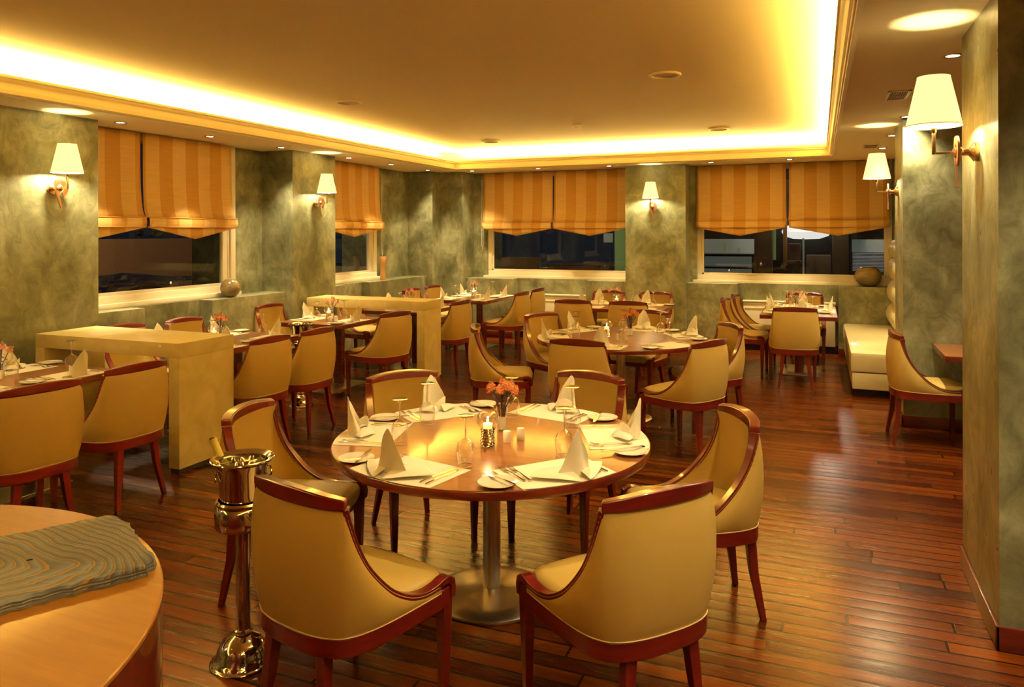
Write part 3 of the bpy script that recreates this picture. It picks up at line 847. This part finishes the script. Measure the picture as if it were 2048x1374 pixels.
# ------------------------------------------------------------------ table ware
def mk_napkin(kind):
    def f():
        m = MB()
        H = 0.185 if kind == 0 else 0.19
        n = 24; rows = []
        for j in range(9):
            v = j / 8; row = []
            for k in range(n + 1):
                t = -1 + 2 * k / n; a = t * (1.9 if kind == 0 else 1.25)
                hh = (0.035 + (H - 0.035) * (1 - abs(t) ** (1.25 if kind == 0 else 1.15))) * v
                r = (0.070 - 0.014 * v + 0.005 * math.sin(a * 5 + v * 3)) * (1 if kind == 0 else 1.2)
                row.append((r * math.sin(a), -r * math.cos(a) * (.8 if kind == 0 else .45) - 0.012 * v * v + 0.0, hh + .002))
            rows.append(row)
        m.grid(rows)
        if kind == 0:
            rows = []
            for j in range(6):
                v = j / 5; row = []
                for k in range(n + 1):
                    t = -1 + 2 * k / n; a = t * 1.7
                    hh = (0.03 + 0.045 * (0.5 + 0.5 * math.cos(t * PI + 1.3))) * v
                    r = 0.058 + 0.004 * v
                    row.append((r * math.sin(a), r * math.cos(a) * .8 - .008, hh + .002))
                rows.append(row)
            m.grid(rows)
        for sg in (-1, 1):          # tails lying on the mat
            rows = []
            L_ = 0.11 if kind == 0 else 0.165
            for j in range(9):
                v = j / 8; wd = (0.050 if kind == 0 else 0.105) * (1 - v ** 1.6) + 0.002; row = []
                for k in range(7):
                    u = -1 + 2 * k / 6
                    row.append((sg * (0.015 + L_ * v), (0.028 - 0.02 * v if kind == 0 else 0.0 + 0.03 * v) + u * wd, 0.003 + 0.011 * min(1, v * 2) + (0.030 * (1 - v) + .003) * (1 - u * u) * (1 if kind == 0 else .7)))
                rows.append(row)
            m.grid(rows)
        o = m.build('napkin', 'cloth', None, ang=70, fix=False, solid=0.0022, sub=1)
        return tag(o, 'x', 'napkin')
    return f


def mk_mat(round_):
    def f():
        hw, d0, d1 = 0.215, 0.008, 0.30
        R = 0.736
        pts = []
        if round_:
            for k in range(13):
                x = -hw + 2 * hw * k / 12
                pts.append((x, max(d0, R - math.sqrt(R * R - x * x) + 0.008)))
        else:
            pts = [(-hw, .015), (hw, .015)]
        pts += [(hw, d1), (-hw, d1)]
        return tag(MB().prism(pts, 0, 0.0016).build('placemat', 'paper'), 'x', 'placemat')
    return f


def mk_glass():
    o = bpy.data.objects.new('wine_glass', None); C.objects.link(o); tag(o, 'x', 'glass')
    MB().lathe([(0.034, 0.001), (0.0385, 0.03), (0.041, 0.052), (0.0395, 0.075), (0.031, 0.094), (0.016, 0.106), (0.0055, 0.114)], 28, cap=False).build('bowl', 'glass', o)
    MB().lathe([(0.0045, 0.113), (0.0036, 0.14), (0.004, 0.185), (0.008, 0.196)], 14, cap=False).build('stem', 'stemglass', o)
    MB().lathe([(0.008, 0.196), (0.022, 0.202), (0.036, 0.2045), (0.037, 0.2065), (0.02, 0.2075), (0, 0.207)], 28, cap=False).build('foot', 'stemglass', o)
    MB().tube([(0.034 * math.cos(2 * PI * k / 28), 0.034 * math.sin(2 * PI * k / 28), 0.0015) for k in range(29)], 0.0012, 5).build('rim', 'china', o)
    return o


def mk_plate():
    o = MB().lathe([(0, .004), (.045, .004), (.052, .006), (.074, .013), (.077, .0145), (.0775, .013), (.055, .003), (.046, 0), (0, 0)], 48).build('bread_plate', 'china')
    return tag(o, 'x', 'plate')


def mk_knife():
    m = MB()
    m.sweep([[(-w_, y, 0.0), (w_, y, 0.0), (w_, y, h), (-w_, y, h)] for y, w_, h in ((-.11, .004, .004), (-.105, .006, .006), (-.05, .005, .006), (-.02, .0038, .005), (0, .0045, .004), (.03, .0085, .0025), (.08, .0085, .002), (.10, .006, .0015), (.108, .001, .001))])
    return tag(m.build('table_knife', 'cutlery', ang=30), 'x', 'knife')


def mk_fork():
    m = MB()
    m.sweep([[(-w_, y, z), (w_, y, z), (w_, y, z + h), (-w_, y, z + h)] for y, w_, z, h in ((-.10, .0045, .001, .003), (-.095, .007, .001, .003), (-.05, .004, .003, .003), (-.01, .0028, .006, .003), (.02, .003, .006, .003), (.035, .010, .002, .002), (.05, .0115, .001, .002))])
    for x in (-.0095, -.0032, .0032, .0095):
        m.sweep([[(x - w_, y, z), (x + w_, y, z), (x + w_, y, z + .002), (x - w_, y, z + .002)] for y, w_, z in ((.048, .0018, .001), (.075, .0014, .003), (.092, .0007, .008))])
    return tag(m.build('table_fork', 'cutlery', ang=30), 'x', 'fork')


def mk_candle():
    o = bpy.data.objects.new('candle_lamp', None); C.objects.link(o); tag(o, 'x', 'candle holder')
    pr = [(0.0, 0.0), (0.030, 0.0)]
    for k in range(13): pr.append((0.0285 + 0.002 * math.cos(k * PI) + (0.002 * math.sin(k / 12 * PI * 2)), 0.004 + k * 0.0055))
    pr += [(0.027, 0.076), (0.025, 0.076), (0.0, 0.074)]
    MB().lathe(pr, 32).build('ribbed_base', 'chrome', o)
    MB().lathe([(0.026, 0.076), (0.036, 0.082), (0.046, 0.097), (0.048, 0.112), (0.042, 0.128), (0.030, 0.139), (0.027, 0.142)], 32, cap=False).build('glass_globe', 'glass', o)
    t = MB().lathe([(0, .076), (.019, .076), (.019, .092), (0, .092)], 20).build('tealight', 'wax', o)
    MB().lathe([(0.0, .094), (.0035, .098), (.004, .103), (.002, .112), (0, .118)], 10).build('flame', 'flame', t)
    l = bpy.data.lights.new('flame_light', 'POINT'); l.energy = K_CANDLE; l.color = (1, .62, .25); l.shadow_soft_size = .006
    lo = bpy.data.objects.new('flame_light', l); C.objects.link(lo); lo.parent = o; lo.location = (0, 0, .125)
    return o


def mk_flowers(petal, big=1.0, seed=1):
    def f():
        o = bpy.data.objects.new('flower_vase', None); C.objects.link(o); tag(o, 'x', 'vase of flowers')
        rnd = random.Random(seed)
        MB().lathe([(0, 0), (.018, 0), (.020, .02), (.019, .05), (.023, .085)], 24, cap=False).build('vase', 'glass', o)
        MB().lathe([(0, .002), (.0165, .002), (.0185, .02), (.0178, .046), (0, .046)], 20).build('white_insert', 'china', o)
        heads = [(-.035, -.015, .150), (-.004, .012, .162), (.030, -.012, .160), (.050, .012, .142), (-.060, .01, .135), (.010, -.028, .148), (.022, .030, .150)]
        heads = heads[:7 if big > .9 else 5]
        m = MB()
        for x, y, z in heads:
            m.tube([(x * .12, y * .12, .02), (x * .3, y * .3, .08), (x * .75, y * .75, z - .02), (x, y, z)], .0022, 6)
            for q in range(9):
                a = rnd.uniform(0, 2 * PI); zz = rnd.uniform(.06, .125); s = (zz / z); l = rnd.uniform(.010, .022)
                c = Vector((x * s * .7, y * s * .7, zz)); d = Vector((math.cos(a), math.sin(a), rnd.uniform(-.6, .5))) * l; e = Vector((-math.sin(a), math.cos(a), 0)) * l * .35
                m.add([c, c + d * .5 + e, c + d, c + d * .5 - e], [(0, 1, 2, 3)])
        m.build('stems', 'stem', o, fix=False)
        for hx, hy, hz in heads:
            r = rnd.uniform(.021, .027) * big; m = MB(); tilt = Matrix.Translation((hx, hy, hz)) @ Matrix.Rotation(hx * 9, 4, 'Y') @ Matrix.Rotation(-hy * 9, 4, 'X')
            for ring, (rr, zz, np_) in enumerate(((1.0, -.007, 20), (.88, .003, 18), (.70, .010, 15), (.48, .015, 12), (.26, .018, 8))):
                for k in range(np_):
                    a = 2 * PI * (k + ring * .37) / np_; ca, sa = math.cos(a), math.sin(a); wv = rr * r * 2.6 / np_
                    def P(rad, side, z): return (ca * rad - sa * side, sa * rad + ca * side, z)
                    m.add([P(r * .12, 0, 0), P(rr * r * .6, wv, zz + .002), P(rr * r, 0, zz - .004 + rnd.uniform(-.001, .002)), P(rr * r * .6, -wv, zz + .002)], [(0, 1, 2, 3)])
            m.xf(tilt); h = m.build('flower_head', petal, o, fix=False, ang=20)
            MB().lathe([(0, .010), (.005, .0095), (.006, .006)], 10, cap=False).xf(tilt).build('flower_eye', 'eye', h)
        return o
    return f


def mk_shaker(k):
    def f():
        if k == 0: pr = [(0, 0), (.0175, 0), (.0190, .003), (.0190, .047), (.0175, .053), (.010, .056), (0, .0565)]
        else: pr = [(0, 0), (.016, 0), (.0165, .004), (.011, .045), (.0105, .055), (.008, .060), (0, .062)]
        return tag(MB().lathe(pr, 24).build('salt_shaker' if k == 0 else 'pepper_shaker', 'china'), 'x', 'shaker')
    return f


ZT = 0.7452


def setting(tab, seat, ox, oy, face, round_, tname, sname, full=True, skip=()):
    """seat origin = middle of the table edge in front of the sitter, face = direction the sitter looks (deg)"""
    a = math.radians(face); f = Vector((math.cos(a), math.sin(a))); r = Vector((f.y, -f.x)); rz = a - PI / 2
    rnd = random.Random(hash((round(ox, 2), round(oy, 2))) & 0xffff)

    def at(x, y, z=0.0):
        q = Vector((ox, oy)) + r * x + f * y; return (q.x, q.y, ZT + z)
    w_ = '%s, %s' % (sname, tname)
    g = tname
    place('mat%d' % round_, mk_mat(round_), at(0, 0), rz, 'cream placemat, ' + w_, 'placemats of the ' + g)
    if 'napkin' not in skip:
        kind = 1 if (tname == 'near round table' and sname in ('front left seat', 'front right seat')) else 0
        kk = kind if kind else 0
        place('nap%d' % kk, mk_napkin(kk), at(rnd.uniform(-.03, .04), .085 + rnd.uniform(0, .03), .0018), rz + rnd.uniform(-.35, .35), 'standing folded cream napkin, ' + w_, 'napkins of the ' + g)
    place('glass', mk_glass, at(.155, .34), rz, 'upturned wine glass, ' + w_, 'wine glasses of the ' + g)
    if 'plate' not in skip:
        px, py = -.275, .135
        place('plate', mk_plate, at(px, py), rz, 'small white bread plate, ' + w_, 'bread plates of the ' + g)
        if full: place('knife', mk_knife, at(px + .015, py + .03, .0145), rz + rnd.uniform(.1, .5), 'butter knife across the bread plate, ' + w_, 'knives of the ' + g)
    if full:
        place('fork', mk_fork, at(-.172, .21, .002), rz + .05, 'outer fork, ' + w_, 'forks of the ' + g)
        place('fork', mk_fork, at(-.143, .20, .002), rz - .03, 'inner fork, ' + w_, 'forks of the ' + g)
        place('knife', mk_knife, at(.150, .17, .002), rz, 'inner table knife, ' + w_, 'knives of the ' + g)
        place('knife', mk_knife, at(.178, .165, .002), rz + .04, 'outer table knife, ' + w_, 'knives of the ' + g)


def centre(cx, cy, tname, petal, big, order=((0.035, -.16), (0, .13), (.10, -.05), (.135, .015)), shk=0):
    (ax, ay), (bx, by), (sx, sy), (tx, ty) = order
    place('candle', mk_candle, (cx + ax, cy + ay, ZT), 0, 'silver and glass candle lamp on the ' + tname, 'candle lamps on the tables', (1.1, 1.1, 1.15))
    place('flowers' + petal + str(big), mk_flowers(petal, big, 3), (cx + bx, cy + by, ZT), random.uniform(-.4, .4), ('orange' if petal == 'petal' else 'pink') + ' flowers in a small vase on the ' + tname, 'flower vases on the tables', (1.3, 1.3, 1.4))
    place('shaker%d' % shk, mk_shaker(shk), (cx + sx, cy + sy, ZT), 0, 'white shaker nearer us on the ' + tname, 'shakers on the tables')
    place('shaker%d' % shk, mk_shaker(shk), (cx + tx, cy + ty, ZT), 0, 'white shaker farther right on the ' + tname, 'shakers on the tables')


def round_settings(cxy, r, names, tname, full, skips={}):
    for face, sn in names:
        a = math.radians(face); setting(None, None, cxy[0] - math.cos(a) * r, cxy[1] - math.sin(a) * r, face, 1, tname, sn, full, skips.get(sn, ()))


round_settings(T1, 0.742, [(78, 'front left seat'), (140, 'front right seat'), (204, 'right seat'), (258, 'back right seat'), (322, 'back left seat'), (14, 'left seat')], 'near round table', True)
centre(T1[0], T1[1], 'near round table', 'petal', 1.0, ((.045, -.145), (-.012, .155), (.098, -.045), (.138, .025)))
round_settings(T2, 0.775, [(87, 'front seat'), (148, 'front right seat'), (210, 'right seat'), (262, 'back right seat'), (330, 'back left seat'), (24, 'left seat')], 'farther round table', True, {'front right seat': ('napkin',)})
centre(T2[0], T2[1], 'farther round table', 'petal', 0.95, ((-.10, -.12), (.05, .16), (.02, -.20), (.09, -.15)), 1)


def rect_settings(T, tname, seats, full):
    x0, x1, y0, y1 = T
    for side, t, sn in seats:
        if side == 'R': setting(None, None, x1, y0 + (y1 - y0) * t, 180, 0, tname, sn, full)
        if side == 'L': setting(None, None, x0, y0 + (y1 - y0) * t, 0, 0, tname, sn, full)
        if side == 'F': setting(None, None, x0 + (x1 - x0) * t, y0, 90, 0, tname, sn, full)
        if side == 'B': setting(None, None, x0 + (x1 - x0) * t, y1, -90, 0, tname, sn, full)
    centre((x0 + x1) / 2, (y0 + y1) / 2, tname, 'petalp' if tname not in ('table behind nearer divider',) else 'petal', .8, ((.03, -.10), (-.03, .04), (.10, -.17), (.14, -.12)))


four = [('R', .24, 'near aisle seat'), ('R', .76, 'far aisle seat'), ('L', .24, 'near window seat'), ('L', .76, 'far window seat')]
rect_settings(TA, 'left foreground table', four, True)
rect_settings(TB, 'table behind nearer divider', four, True)
rect_settings(TC, 'table before farther divider', [('R', .45, 'aisle seat'), ('L', .5, 'window seat')], True)
rect_settings(T5, 'table behind farther divider', [('R', .62, 'aisle seat'), ('L', .5, 'window seat')], False)
rect_settings(T4, 'far corner table', four, False)
rect_settings(T3, 'table by rear pillar', [('F', .26, 'front left seat'), ('F', .76, 'front right seat'), ('B', .26, 'back left seat'), ('B', .76, 'back right seat')], False)
rect_settings(T6, 'table by the bench', [('F', .5, 'front seat'), ('B', .5, 'back seat'), ('L', .35, 'near left seat'), ('L', .72, 'far left seat'), ('R', .5, 'bench seat')], False)


# ------------------------------------------------------------------ wine buckets on stands
def make_stand():
    o = bpy.data.objects.new('bucket_stand', None); C.objects.link(o); tag(o, 'x', 'stand')
    MB().lathe([(0, 0), (.124, 0), (.128, .004), (.124, .010), (.118, .012), (.112, .022), (.104, .030), (.100, .052), (.086, .078), (.060, .100), (.034, .112), (.034, .120), (.0, .120)], 48).build('domed_base', 'chrome', o)
    MB().lathe([(.036, .118), (.038, .122), (.036, .128), (.0285, .132), (.0285, .545), (.0, .545)], 32, cap=False).build('pole', 'chrome', o)
    MB().lathe([(0, .545), (.104, .545), (.107, .549), (.107, .62), (.098, .632), (.103, .640), (.105, .648), (.100, .655), (.094, .655), (.090, .60), (0, .60)], 48).build('cup_ring', 'chrome', o)
    return o


def make_bucket():
    o = bpy.data.objects.new('wine_bucket', None); C.objects.link(o); tag(o, 'x', 'wine bucket')
    MB().lathe([(0, .0), (.083, .0), (.086, .006), (.088, .08), (.094, .175), (.100, .198), (.118, .206), (.122, .212), (.118, .218), (.110, .214), (.096, .204), (.089, .17), (.083, .012), (0, .010)], 56).build('body', 'chrome', o)
    m = MB().tube([(.122 * math.cos(2 * PI * k / 48), .122 * math.sin(2 * PI * k / 48), .212) for k in range(49)], .004, 8)
    m.build('rolled_rim', 'chrome', o)
    for s in (-1, 1):
        MB().tube([(s * (.095 + .012 * math.sin(PI * k / 10)), .026 * math.cos(PI * k / 10 * 2), .150 + .020 * math.sin(2 * PI * k / 10)) for k in range(11)], .0035, 6).build('handle', 'chrome', o)
    return o


for (x, y), l1, l2 in (((-2.15, 2.40), 'polished stand holding the wine bucket beside the near round table', 'polished bucket with a bottle, left of the near round table'),
                       ((-4.78, 6.16), 'smaller looking chrome stand between two window tables', 'empty chrome bucket between the two window tables')):
    place('stand', make_stand, (x, y, 0), .4, l1, 'bucket stands'); place('bucket', make_bucket, (x, y, .6), .9, l2, 'wine buckets')
bt = thing('wine_bottle', 'wine bottle with yellow foil leaning in the near bucket', 'bottle', (-2.15, 2.40, .615))
X = Matrix.Rotation(-.62, 4, Vector((.25, .97, 0)).normalized())
X = Matrix.Translation((-.012, .0, .01)) @ Matrix.Rotation(math.radians(-30), 4, 'Y')
MB().lathe([(0, 0), (.034, 0), (.037, .004), (.037, .13), (.030, .165), (.016, .195), (.0145, .21)], 28).xf(X).build('glass_body', 'bottle', bt)
MB().lathe([(.0150, .205), (.0155, .212), (.0155, .275), (.0165, .278), (.0165, .286), (.0, .286)], 24).xf(X).build('foil_neck', 'foil', bt)
MB().lathe([(.0, .285), (.0125, .286), (.0125, .294), (0, .295)], 16).xf(X).build('cork', 'cork', bt)
MB().tube([tuple(X @ Vector((.02 * math.cos(k * .55) * (1 + k * .06), .025 * math.sin(k * .55) * (1 + k * .05), .205 - .003 * k))) for k in range(22)], .0016, 6).build('wire_tag', 'chrome', bt)

# ------------------------------------------------------------------ round counter with the banded menu
dk = thing('round_counter', 'golden topped round wooden counter, near left corner', 'counter', (-1.905, .655, 0))
MB().lathe([(0, .940), (.8195, .940), (.8195, .947), (.817, .95), (0, .95)], 128, cap=False).build('counter_top', 'desk', dk)
MB().lathe([(0, .0), (.818, .0), (.818, .9395)], 128, cap=False).build('drum', 'edge', dk)
mn = MB()
P0 = [Vector(p) for p in ((-1.71, .70), (-1.395, 1.255), (-1.425, 1.305), (-1.655, 1.435), (-1.745, 1.462), (-2.08, .92))]
cpt = sum((p for p in P0), Vector((0, 0))) / len(P0)
edge = []
rnd = random.Random(5)
for i in range(len(P0)):
    a, b = P0[i], P0[(i + 1) % len(P0)]; n = max(2, int((b - a).length / .018))
    for k in range(n):
        q = a.lerp(b, k / n); q = q + (q - cpt).normalized() * rnd.uniform(-.005, .005); edge.append(q)
lay = [(1.0, 0), (1.004, .003), (1.0, .006), (.985, .008), (.99, .012), (.983, .014), (.988, .018), (.97, .021), (.955, .023), (.75, .0235), (.5, .024), (.25, .0243), (.02, .0245)]
mn.grid([[((q - cpt).x * s, (q - cpt).y * s, z) for q in edge] for s, z in lay], True)
mo = mn.build('menu_folder', 'menu', ang=30); mo.location = (cpt.x, cpt.y, .9502)
tag(mo, 'grey and ochre banded menu folder lying on the round counter', 'menu')

# ------------------------------------------------------------------ bench by the right wall
bn = thing('bench', 'long cream leather bench against the right wall', 'bench', (0.62, 9.9, 0))
MB().box(-.30, .30, -1.20, 1.30, 0, .07).build('plinth', 'plinth', bn)
MB().box(-.31, .32, -1.28, 1.38, .07, .245, b=.02).build('seat_base', 'bench', bn)
MB().box(-.325, .32, -1.29, 1.38, .248, .455, b=.035).build('seat_cushion', 'bench', bn)
for z0, z1, th in ((.46, .76, .085), (.76, 1.06, .075), (1.06, 1.36, .065), (1.36, 1.60, .055)):
    rows = []
    for j in range(11):
        t = j / 10; zz = z0 + (z1 - z0) * t; xx = .318 - .03 - th * math.sin(PI * t) ** .6
        rows.append([(xx, y, zz) for y in [-1.29 + 2.67 * k / 10 for k in range(11)]])
    m = MB(); m.grid(rows); m.grid([[(.318, p[1], p[2]) for p in r] for r in rows])
    n = len(rows)
    m.add([rows[j][0] for j in range(n)] + [(.318, -1.29, r[0][2]) for r in rows], [(j, j + 1, n + j + 1, n + j) for j in range(n - 1)])
    m.build('back_cushion', 'bench', bn, ang=50)

# ------------------------------------------------------------------ radiators, ornaments, ceiling fittings


def radiator(x0, x1, label):
    o = thing('radiator', label, 'radiator', ((x0 + x1) / 2, 11.49, 0), 0, 'radiators under the rear windows'); W = (x1 - x0) / 2
    MB().box(-W, W, -.05, .055, .10, .685, b=.008).build('panel', 'rad', o)
    MB().box(-W - .01, W + .01, -.06, .06, .688, .715, b=.008).build('top_grille', 'rad', o)
    m = MB(); m.box(-W + .01, W - .01, -.04, .05, 0, .10); m.build('foot', 'blackm', o)
    MB().box(-W + .02, W - .02, -.0545, -.049, .60, .615).build('seam', 'trimw', o)


radiator(-1.03, 0.20, 'cream radiator behind the table by the bench'); radiator(-4.55, -3.42, 'cream radiator under the left rear window')

o = MB().lathe([(0, 0), (.05, 0), (.10, .015), (.155, .07), (.175, .13), (.168, .18), (.135, .235), (.095, .262), (.088, .262), (.12, .22), (.10, .1), (0, .03)], 48).build('bronze_bowl', 'bronze'); o.location = (.62, 11.50, .992 - .035)
tag(o, 'round bronze bowl on the right rear window ledge', 'bowl')
o = MB().lathe([(0, 0), (.035, 0)] + [(.108 * math.sin(a), .105 - .108 * math.cos(a) - .003) for a in [math.radians(q) for q in range(22, 176, 11)]] + [(0, .212)], 40).build('bronze_ball', 'bronze'); o.location = (-6.08, 6.60, 1.0)
tag(o, 'dark bronze ball on the left window ledge', 'ornament')
o = MB().lathe([(0, 0), (.040, 0), (.042, .01), (.036, .09), (.034, .15), (.045, .25), (.052, .33), (.046, .355), (.038, .355), (.03, .3), (0, .05)], 32).build('tall_vase', 'tan'); o.location = (-6.05, 9.72, 1.0)
tag(o, 'tall waisted tan vase on the far left window ledge', 'vase')


def mk_speaker():
    o = bpy.data.objects.new('ceiling_speaker', None); C.objects.link(o); tag(o, 'x', 'speaker')
    MB().lathe([(.105, 0), (.128, -.001), (.132, -.010), (.127, -.018), (.108, -.018), (.105, -.006)], 48, cap=False).build('ring', 'trimw', o)
    MB().lathe([(0, -.005), (.106, -.005)], 40, cap=False).build('grille', 'speaker', o)
    return o


for x, y, t in ((-1.16, 6.15, 'nearest on the right'), (-4.27, 6.24, 'nearest on the left'), (-4.29, 9.74, 'far left'), (-1.16, 9.68, 'far right')):
    place('speaker', mk_speaker, (x, y, CEIL), 0, 'round flush ceiling speaker, ' + t, 'ceiling speakers')
o = thing('smoke_detector', 'small white smoke detector at the ceiling centre', 'smoke detector', (-2.69, 8.69, CEIL))
MB().lathe([(0, -.001), (.052, -.001), (.052, -.012), (.048, -.016)], 32).build('base', 'white', o)
MB().lathe([(.036, -.016), (.038, -.022), (.036, -.040), (.024, -.050), (0, -.052)], 32).build('sensor_head', 'white', o)


def vent(x, y, sx, sy, label):
    o = thing('vent_grille', label, 'vent', (x, y, SOFFIT), 0, 'air vents in the right soffit')
    m = MB(); w_ = .018
    m.box(-sx, sx, -sy, -sy + w_, -.006, 0); m.box(-sx, sx, sy - w_, sy, -.006, 0); m.box(-sx, -sx + w_, -sy, sy, -.006, 0); m.box(sx - w_, sx, -sy, sy, -.006, 0); m.build('frame', 'trimw', o)
    MB().box(-sx + w_, sx - w_, -sy + w_, sy - w_, -.0015, 0).build('opening', 'grille', o)
    m = MB()
    for k in range(7):
        xx = -sx + w_ + (2 * sx - 2 * w_) * (k + .5) / 7; m.box(xx - .0022, xx + .0022, -sy + w_, sy - w_, -.004, -.002)
    m.box(-sx + w_, sx - w_, .02, .026, -.0065, -.002); m.build('slat', 'speaker', o)


vent(.53, 6.17, .075, .20, 'nearer air vent grille in the right soffit'); vent(.56, 9.75, .085, .19, 'farther air vent grille in the right soffit')

# ------------------------------------------------------------------ outside the windows
struct(MB().box(-40, 20, 12.3, 40, -.4, -.3).build('ground', 'asphalt')); struct(MB().box(-40, -7.0, -10, 12.3, -.4, -.3).build('ground', 'asphalt'))
struct(MB().box(-12.6, -12.3, -2, 14, -.3, 1.60).build('wall_yard', 'yardwall'))
hd = MB()
rnd = random.Random(9)
for k in range(900):
    c = Vector((rnd.uniform(-14, -13.0), rnd.uniform(4, 22), rnd.uniform(1.6, 2.6))); a = rnd.uniform(0, 6.28); l = .16
    d = Vector((math.cos(a), math.sin(a), rnd.uniform(-.5, .9))) * l; e = Vector((-math.sin(a), math.cos(a), .2)) * l * .5; hd.add([c, c + d * .5 + e, c + d, c + d * .5 - e], [(0, 1, 2, 3)])
o = hd.build('hedge', 'leaf', fix=False); tag(o, 'dark hedge foliage beyond the yard wall', 'hedge', kind='stuff')


def outside_fill(name, loc, e, col=(1, .75, .45)):
    l = bpy.data.lights.new(name, 'POINT'); l.energy = e; l.color = col; l.shadow_soft_size = .15; q = bpy.data.objects.new(name, l); C.objects.link(q); q.location = loc


outside_fill('car_yard_fill', (-9.6, 8.5, 4.5), 420); outside_fill('rear_yard_fill', (-4.5, 17, 4.2), 18); outside_fill('reflection_fill', (0.2, 18.5, 3.0), 60, (1, .9, .7))  # unseen point lights added to brighten the yard and the shapes outside
car = thing('parked_car', 'black car parked outside the first left window', 'car', (-8.9, 7.45, -.3), PI / 2)
body = [(-2.15, .35), (-2.2, .6), (-2.1, .85), (-1.2, .95), (-.55, 1.38), (.15, 1.47), (.95, 1.42), (1.65, 1.02), (2.1, .95), (2.2, .6), (2.12, .35)]
rows = []
for s in (-.86, -.82, -.62, 0, .62, .82, .86):
    k = 1 - abs(s / .86) ** 3 * .06
    rows.append([(x * (1 if abs(s) < .8 else .985), s * (1 if z < .97 else .86), z * k if z > 1 else z - (.02 if abs(s) > .84 else 0)) for x, z in body])
m = MB(); m.grid(rows)
for rw, s in ((rows[0], 0), (rows[-1], 0)): m.add(rw, [tuple(range(len(rw)))])
m.build('car_body', 'carpaint', car, ang=35)
for s in (-1, 1):
    MB().add([(-1.0, s * .80, 1.02), (-.52, s * .735, 1.33), (.9, s * .735, 1.36), (1.45, s * .80, 1.03)], [(0, 1, 2, 3)]).build('side_window', 'carglass', car, solid=.01)
    for x in (-1.35, 1.35):
        MB().lathe([(0, -.1), (.3, -.1), (.32, -.06), (.32, .06), (.3, .1), (0, .1)], 28, (x, s * .78, .32), axis='y').build('wheel', 'tyre', car)

# shapes standing in for right pane reflections; post and kiosks outside the left
bd = thing('window_reflection', 'dim shapes standing in for reflections in the right rear window', 'reflection', (0, 19.0, 0))
MB().box(-3.4, 3.0, .9, 1.1, -.3, 3.0).build('reflection_backdrop', 'dark', bd)
MB().box(-2.95, -1.46, .75, .9, .64, 1.52).build('reflected_tiles', 'glow_panel', bd)
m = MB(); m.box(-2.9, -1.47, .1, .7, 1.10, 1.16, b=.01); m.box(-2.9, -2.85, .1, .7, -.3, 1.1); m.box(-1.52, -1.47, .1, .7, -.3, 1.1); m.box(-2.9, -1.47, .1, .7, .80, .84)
m.box(-2.9, -1.47, .1, .7, .45, .48); m.build('reflected_shelves', 'blackm', bd)
MB().box(-2.2, -2.16, .3, .34, 1.16, 1.42).build('reflected_tube', 'glow_green', bd)
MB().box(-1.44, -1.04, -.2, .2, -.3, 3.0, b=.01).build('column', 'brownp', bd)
MB().box(-1.03, -.97, .1, .2, 1.03, 2.0).build('reflected_strip', 'glow_green', bd)
MB().box(-.80, -.71, -.05, .05, .9, 2.0, b=.005).build('post', 'tan', bd)  # tan shape standing in for a reflection, no real post
MB().lathe([(0, 1.52), (.30, 1.53), (.50, 1.60), (.56, 1.70), (.50, 1.83), (.2, 1.9), (0, 1.9)], 32, (-.30, .55, 0)).build('reflected_glow', 'reflected_white', bd)
MB().box(-.37, -.33, -.1, -.06, .5, 1.55).build('reflected_post', 'white', bd)
m = MB(); m.box(-.70, -.42, .2, .5, 1.0, 1.42, b=.03); m.box(-.72, -.40, .0, .5, .92, 1.02, b=.02); m.build('reflected_seat', 'brownp', bd)
MB().box(-.3, .25, .2, .6, .55, 1.15, b=.02).build('reflected_counter', 'brownp', bd)
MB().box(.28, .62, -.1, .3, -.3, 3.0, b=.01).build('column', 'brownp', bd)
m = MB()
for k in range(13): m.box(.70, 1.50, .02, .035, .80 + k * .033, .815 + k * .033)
m.build('reflected_louvres', 'pale_blue', bd)
MB().box(.70, 1.5, .3, .32, 1.22, 1.52).build('reflected_panel', 'glow_panel', bd)
gd = struct(MB().box(-7.2, -5.9, 16.0, 16.2, -.3, 1.13).build('wall_garden', 'yardwall'))
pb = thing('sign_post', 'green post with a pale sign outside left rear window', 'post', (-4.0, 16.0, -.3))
MB().box(-.11, .11, -.05, .05, 0, 2.4, b=.02).build('post', 'glow_green', pb); MB().box(-.36, -.16, -.02, .02, 1.78, 1.98, b=.01).build('sign_panel', 'glow_panel', pb)  # post and sign have their glow put into the material
for x, lb in ((-5.3, 'red roofed low kiosk left of the green post, outside'), (-3.75, 'red roofed low kiosk right of the green post, outside')):
    kb = thing('kiosk', lb, 'kiosk', (x, 17.2, -.3), 0, 'low kiosks outside')
    MB().box(-.55, .55, -.3, .3, 0, 1.1, b=.02).build('wall', 'dark', kb); MB().prism([(-.65, -.4), (.65, -.4), (.65, .4), (-.65, .4)], 1.1, 1.25).build('roof', 'skirt', kb)
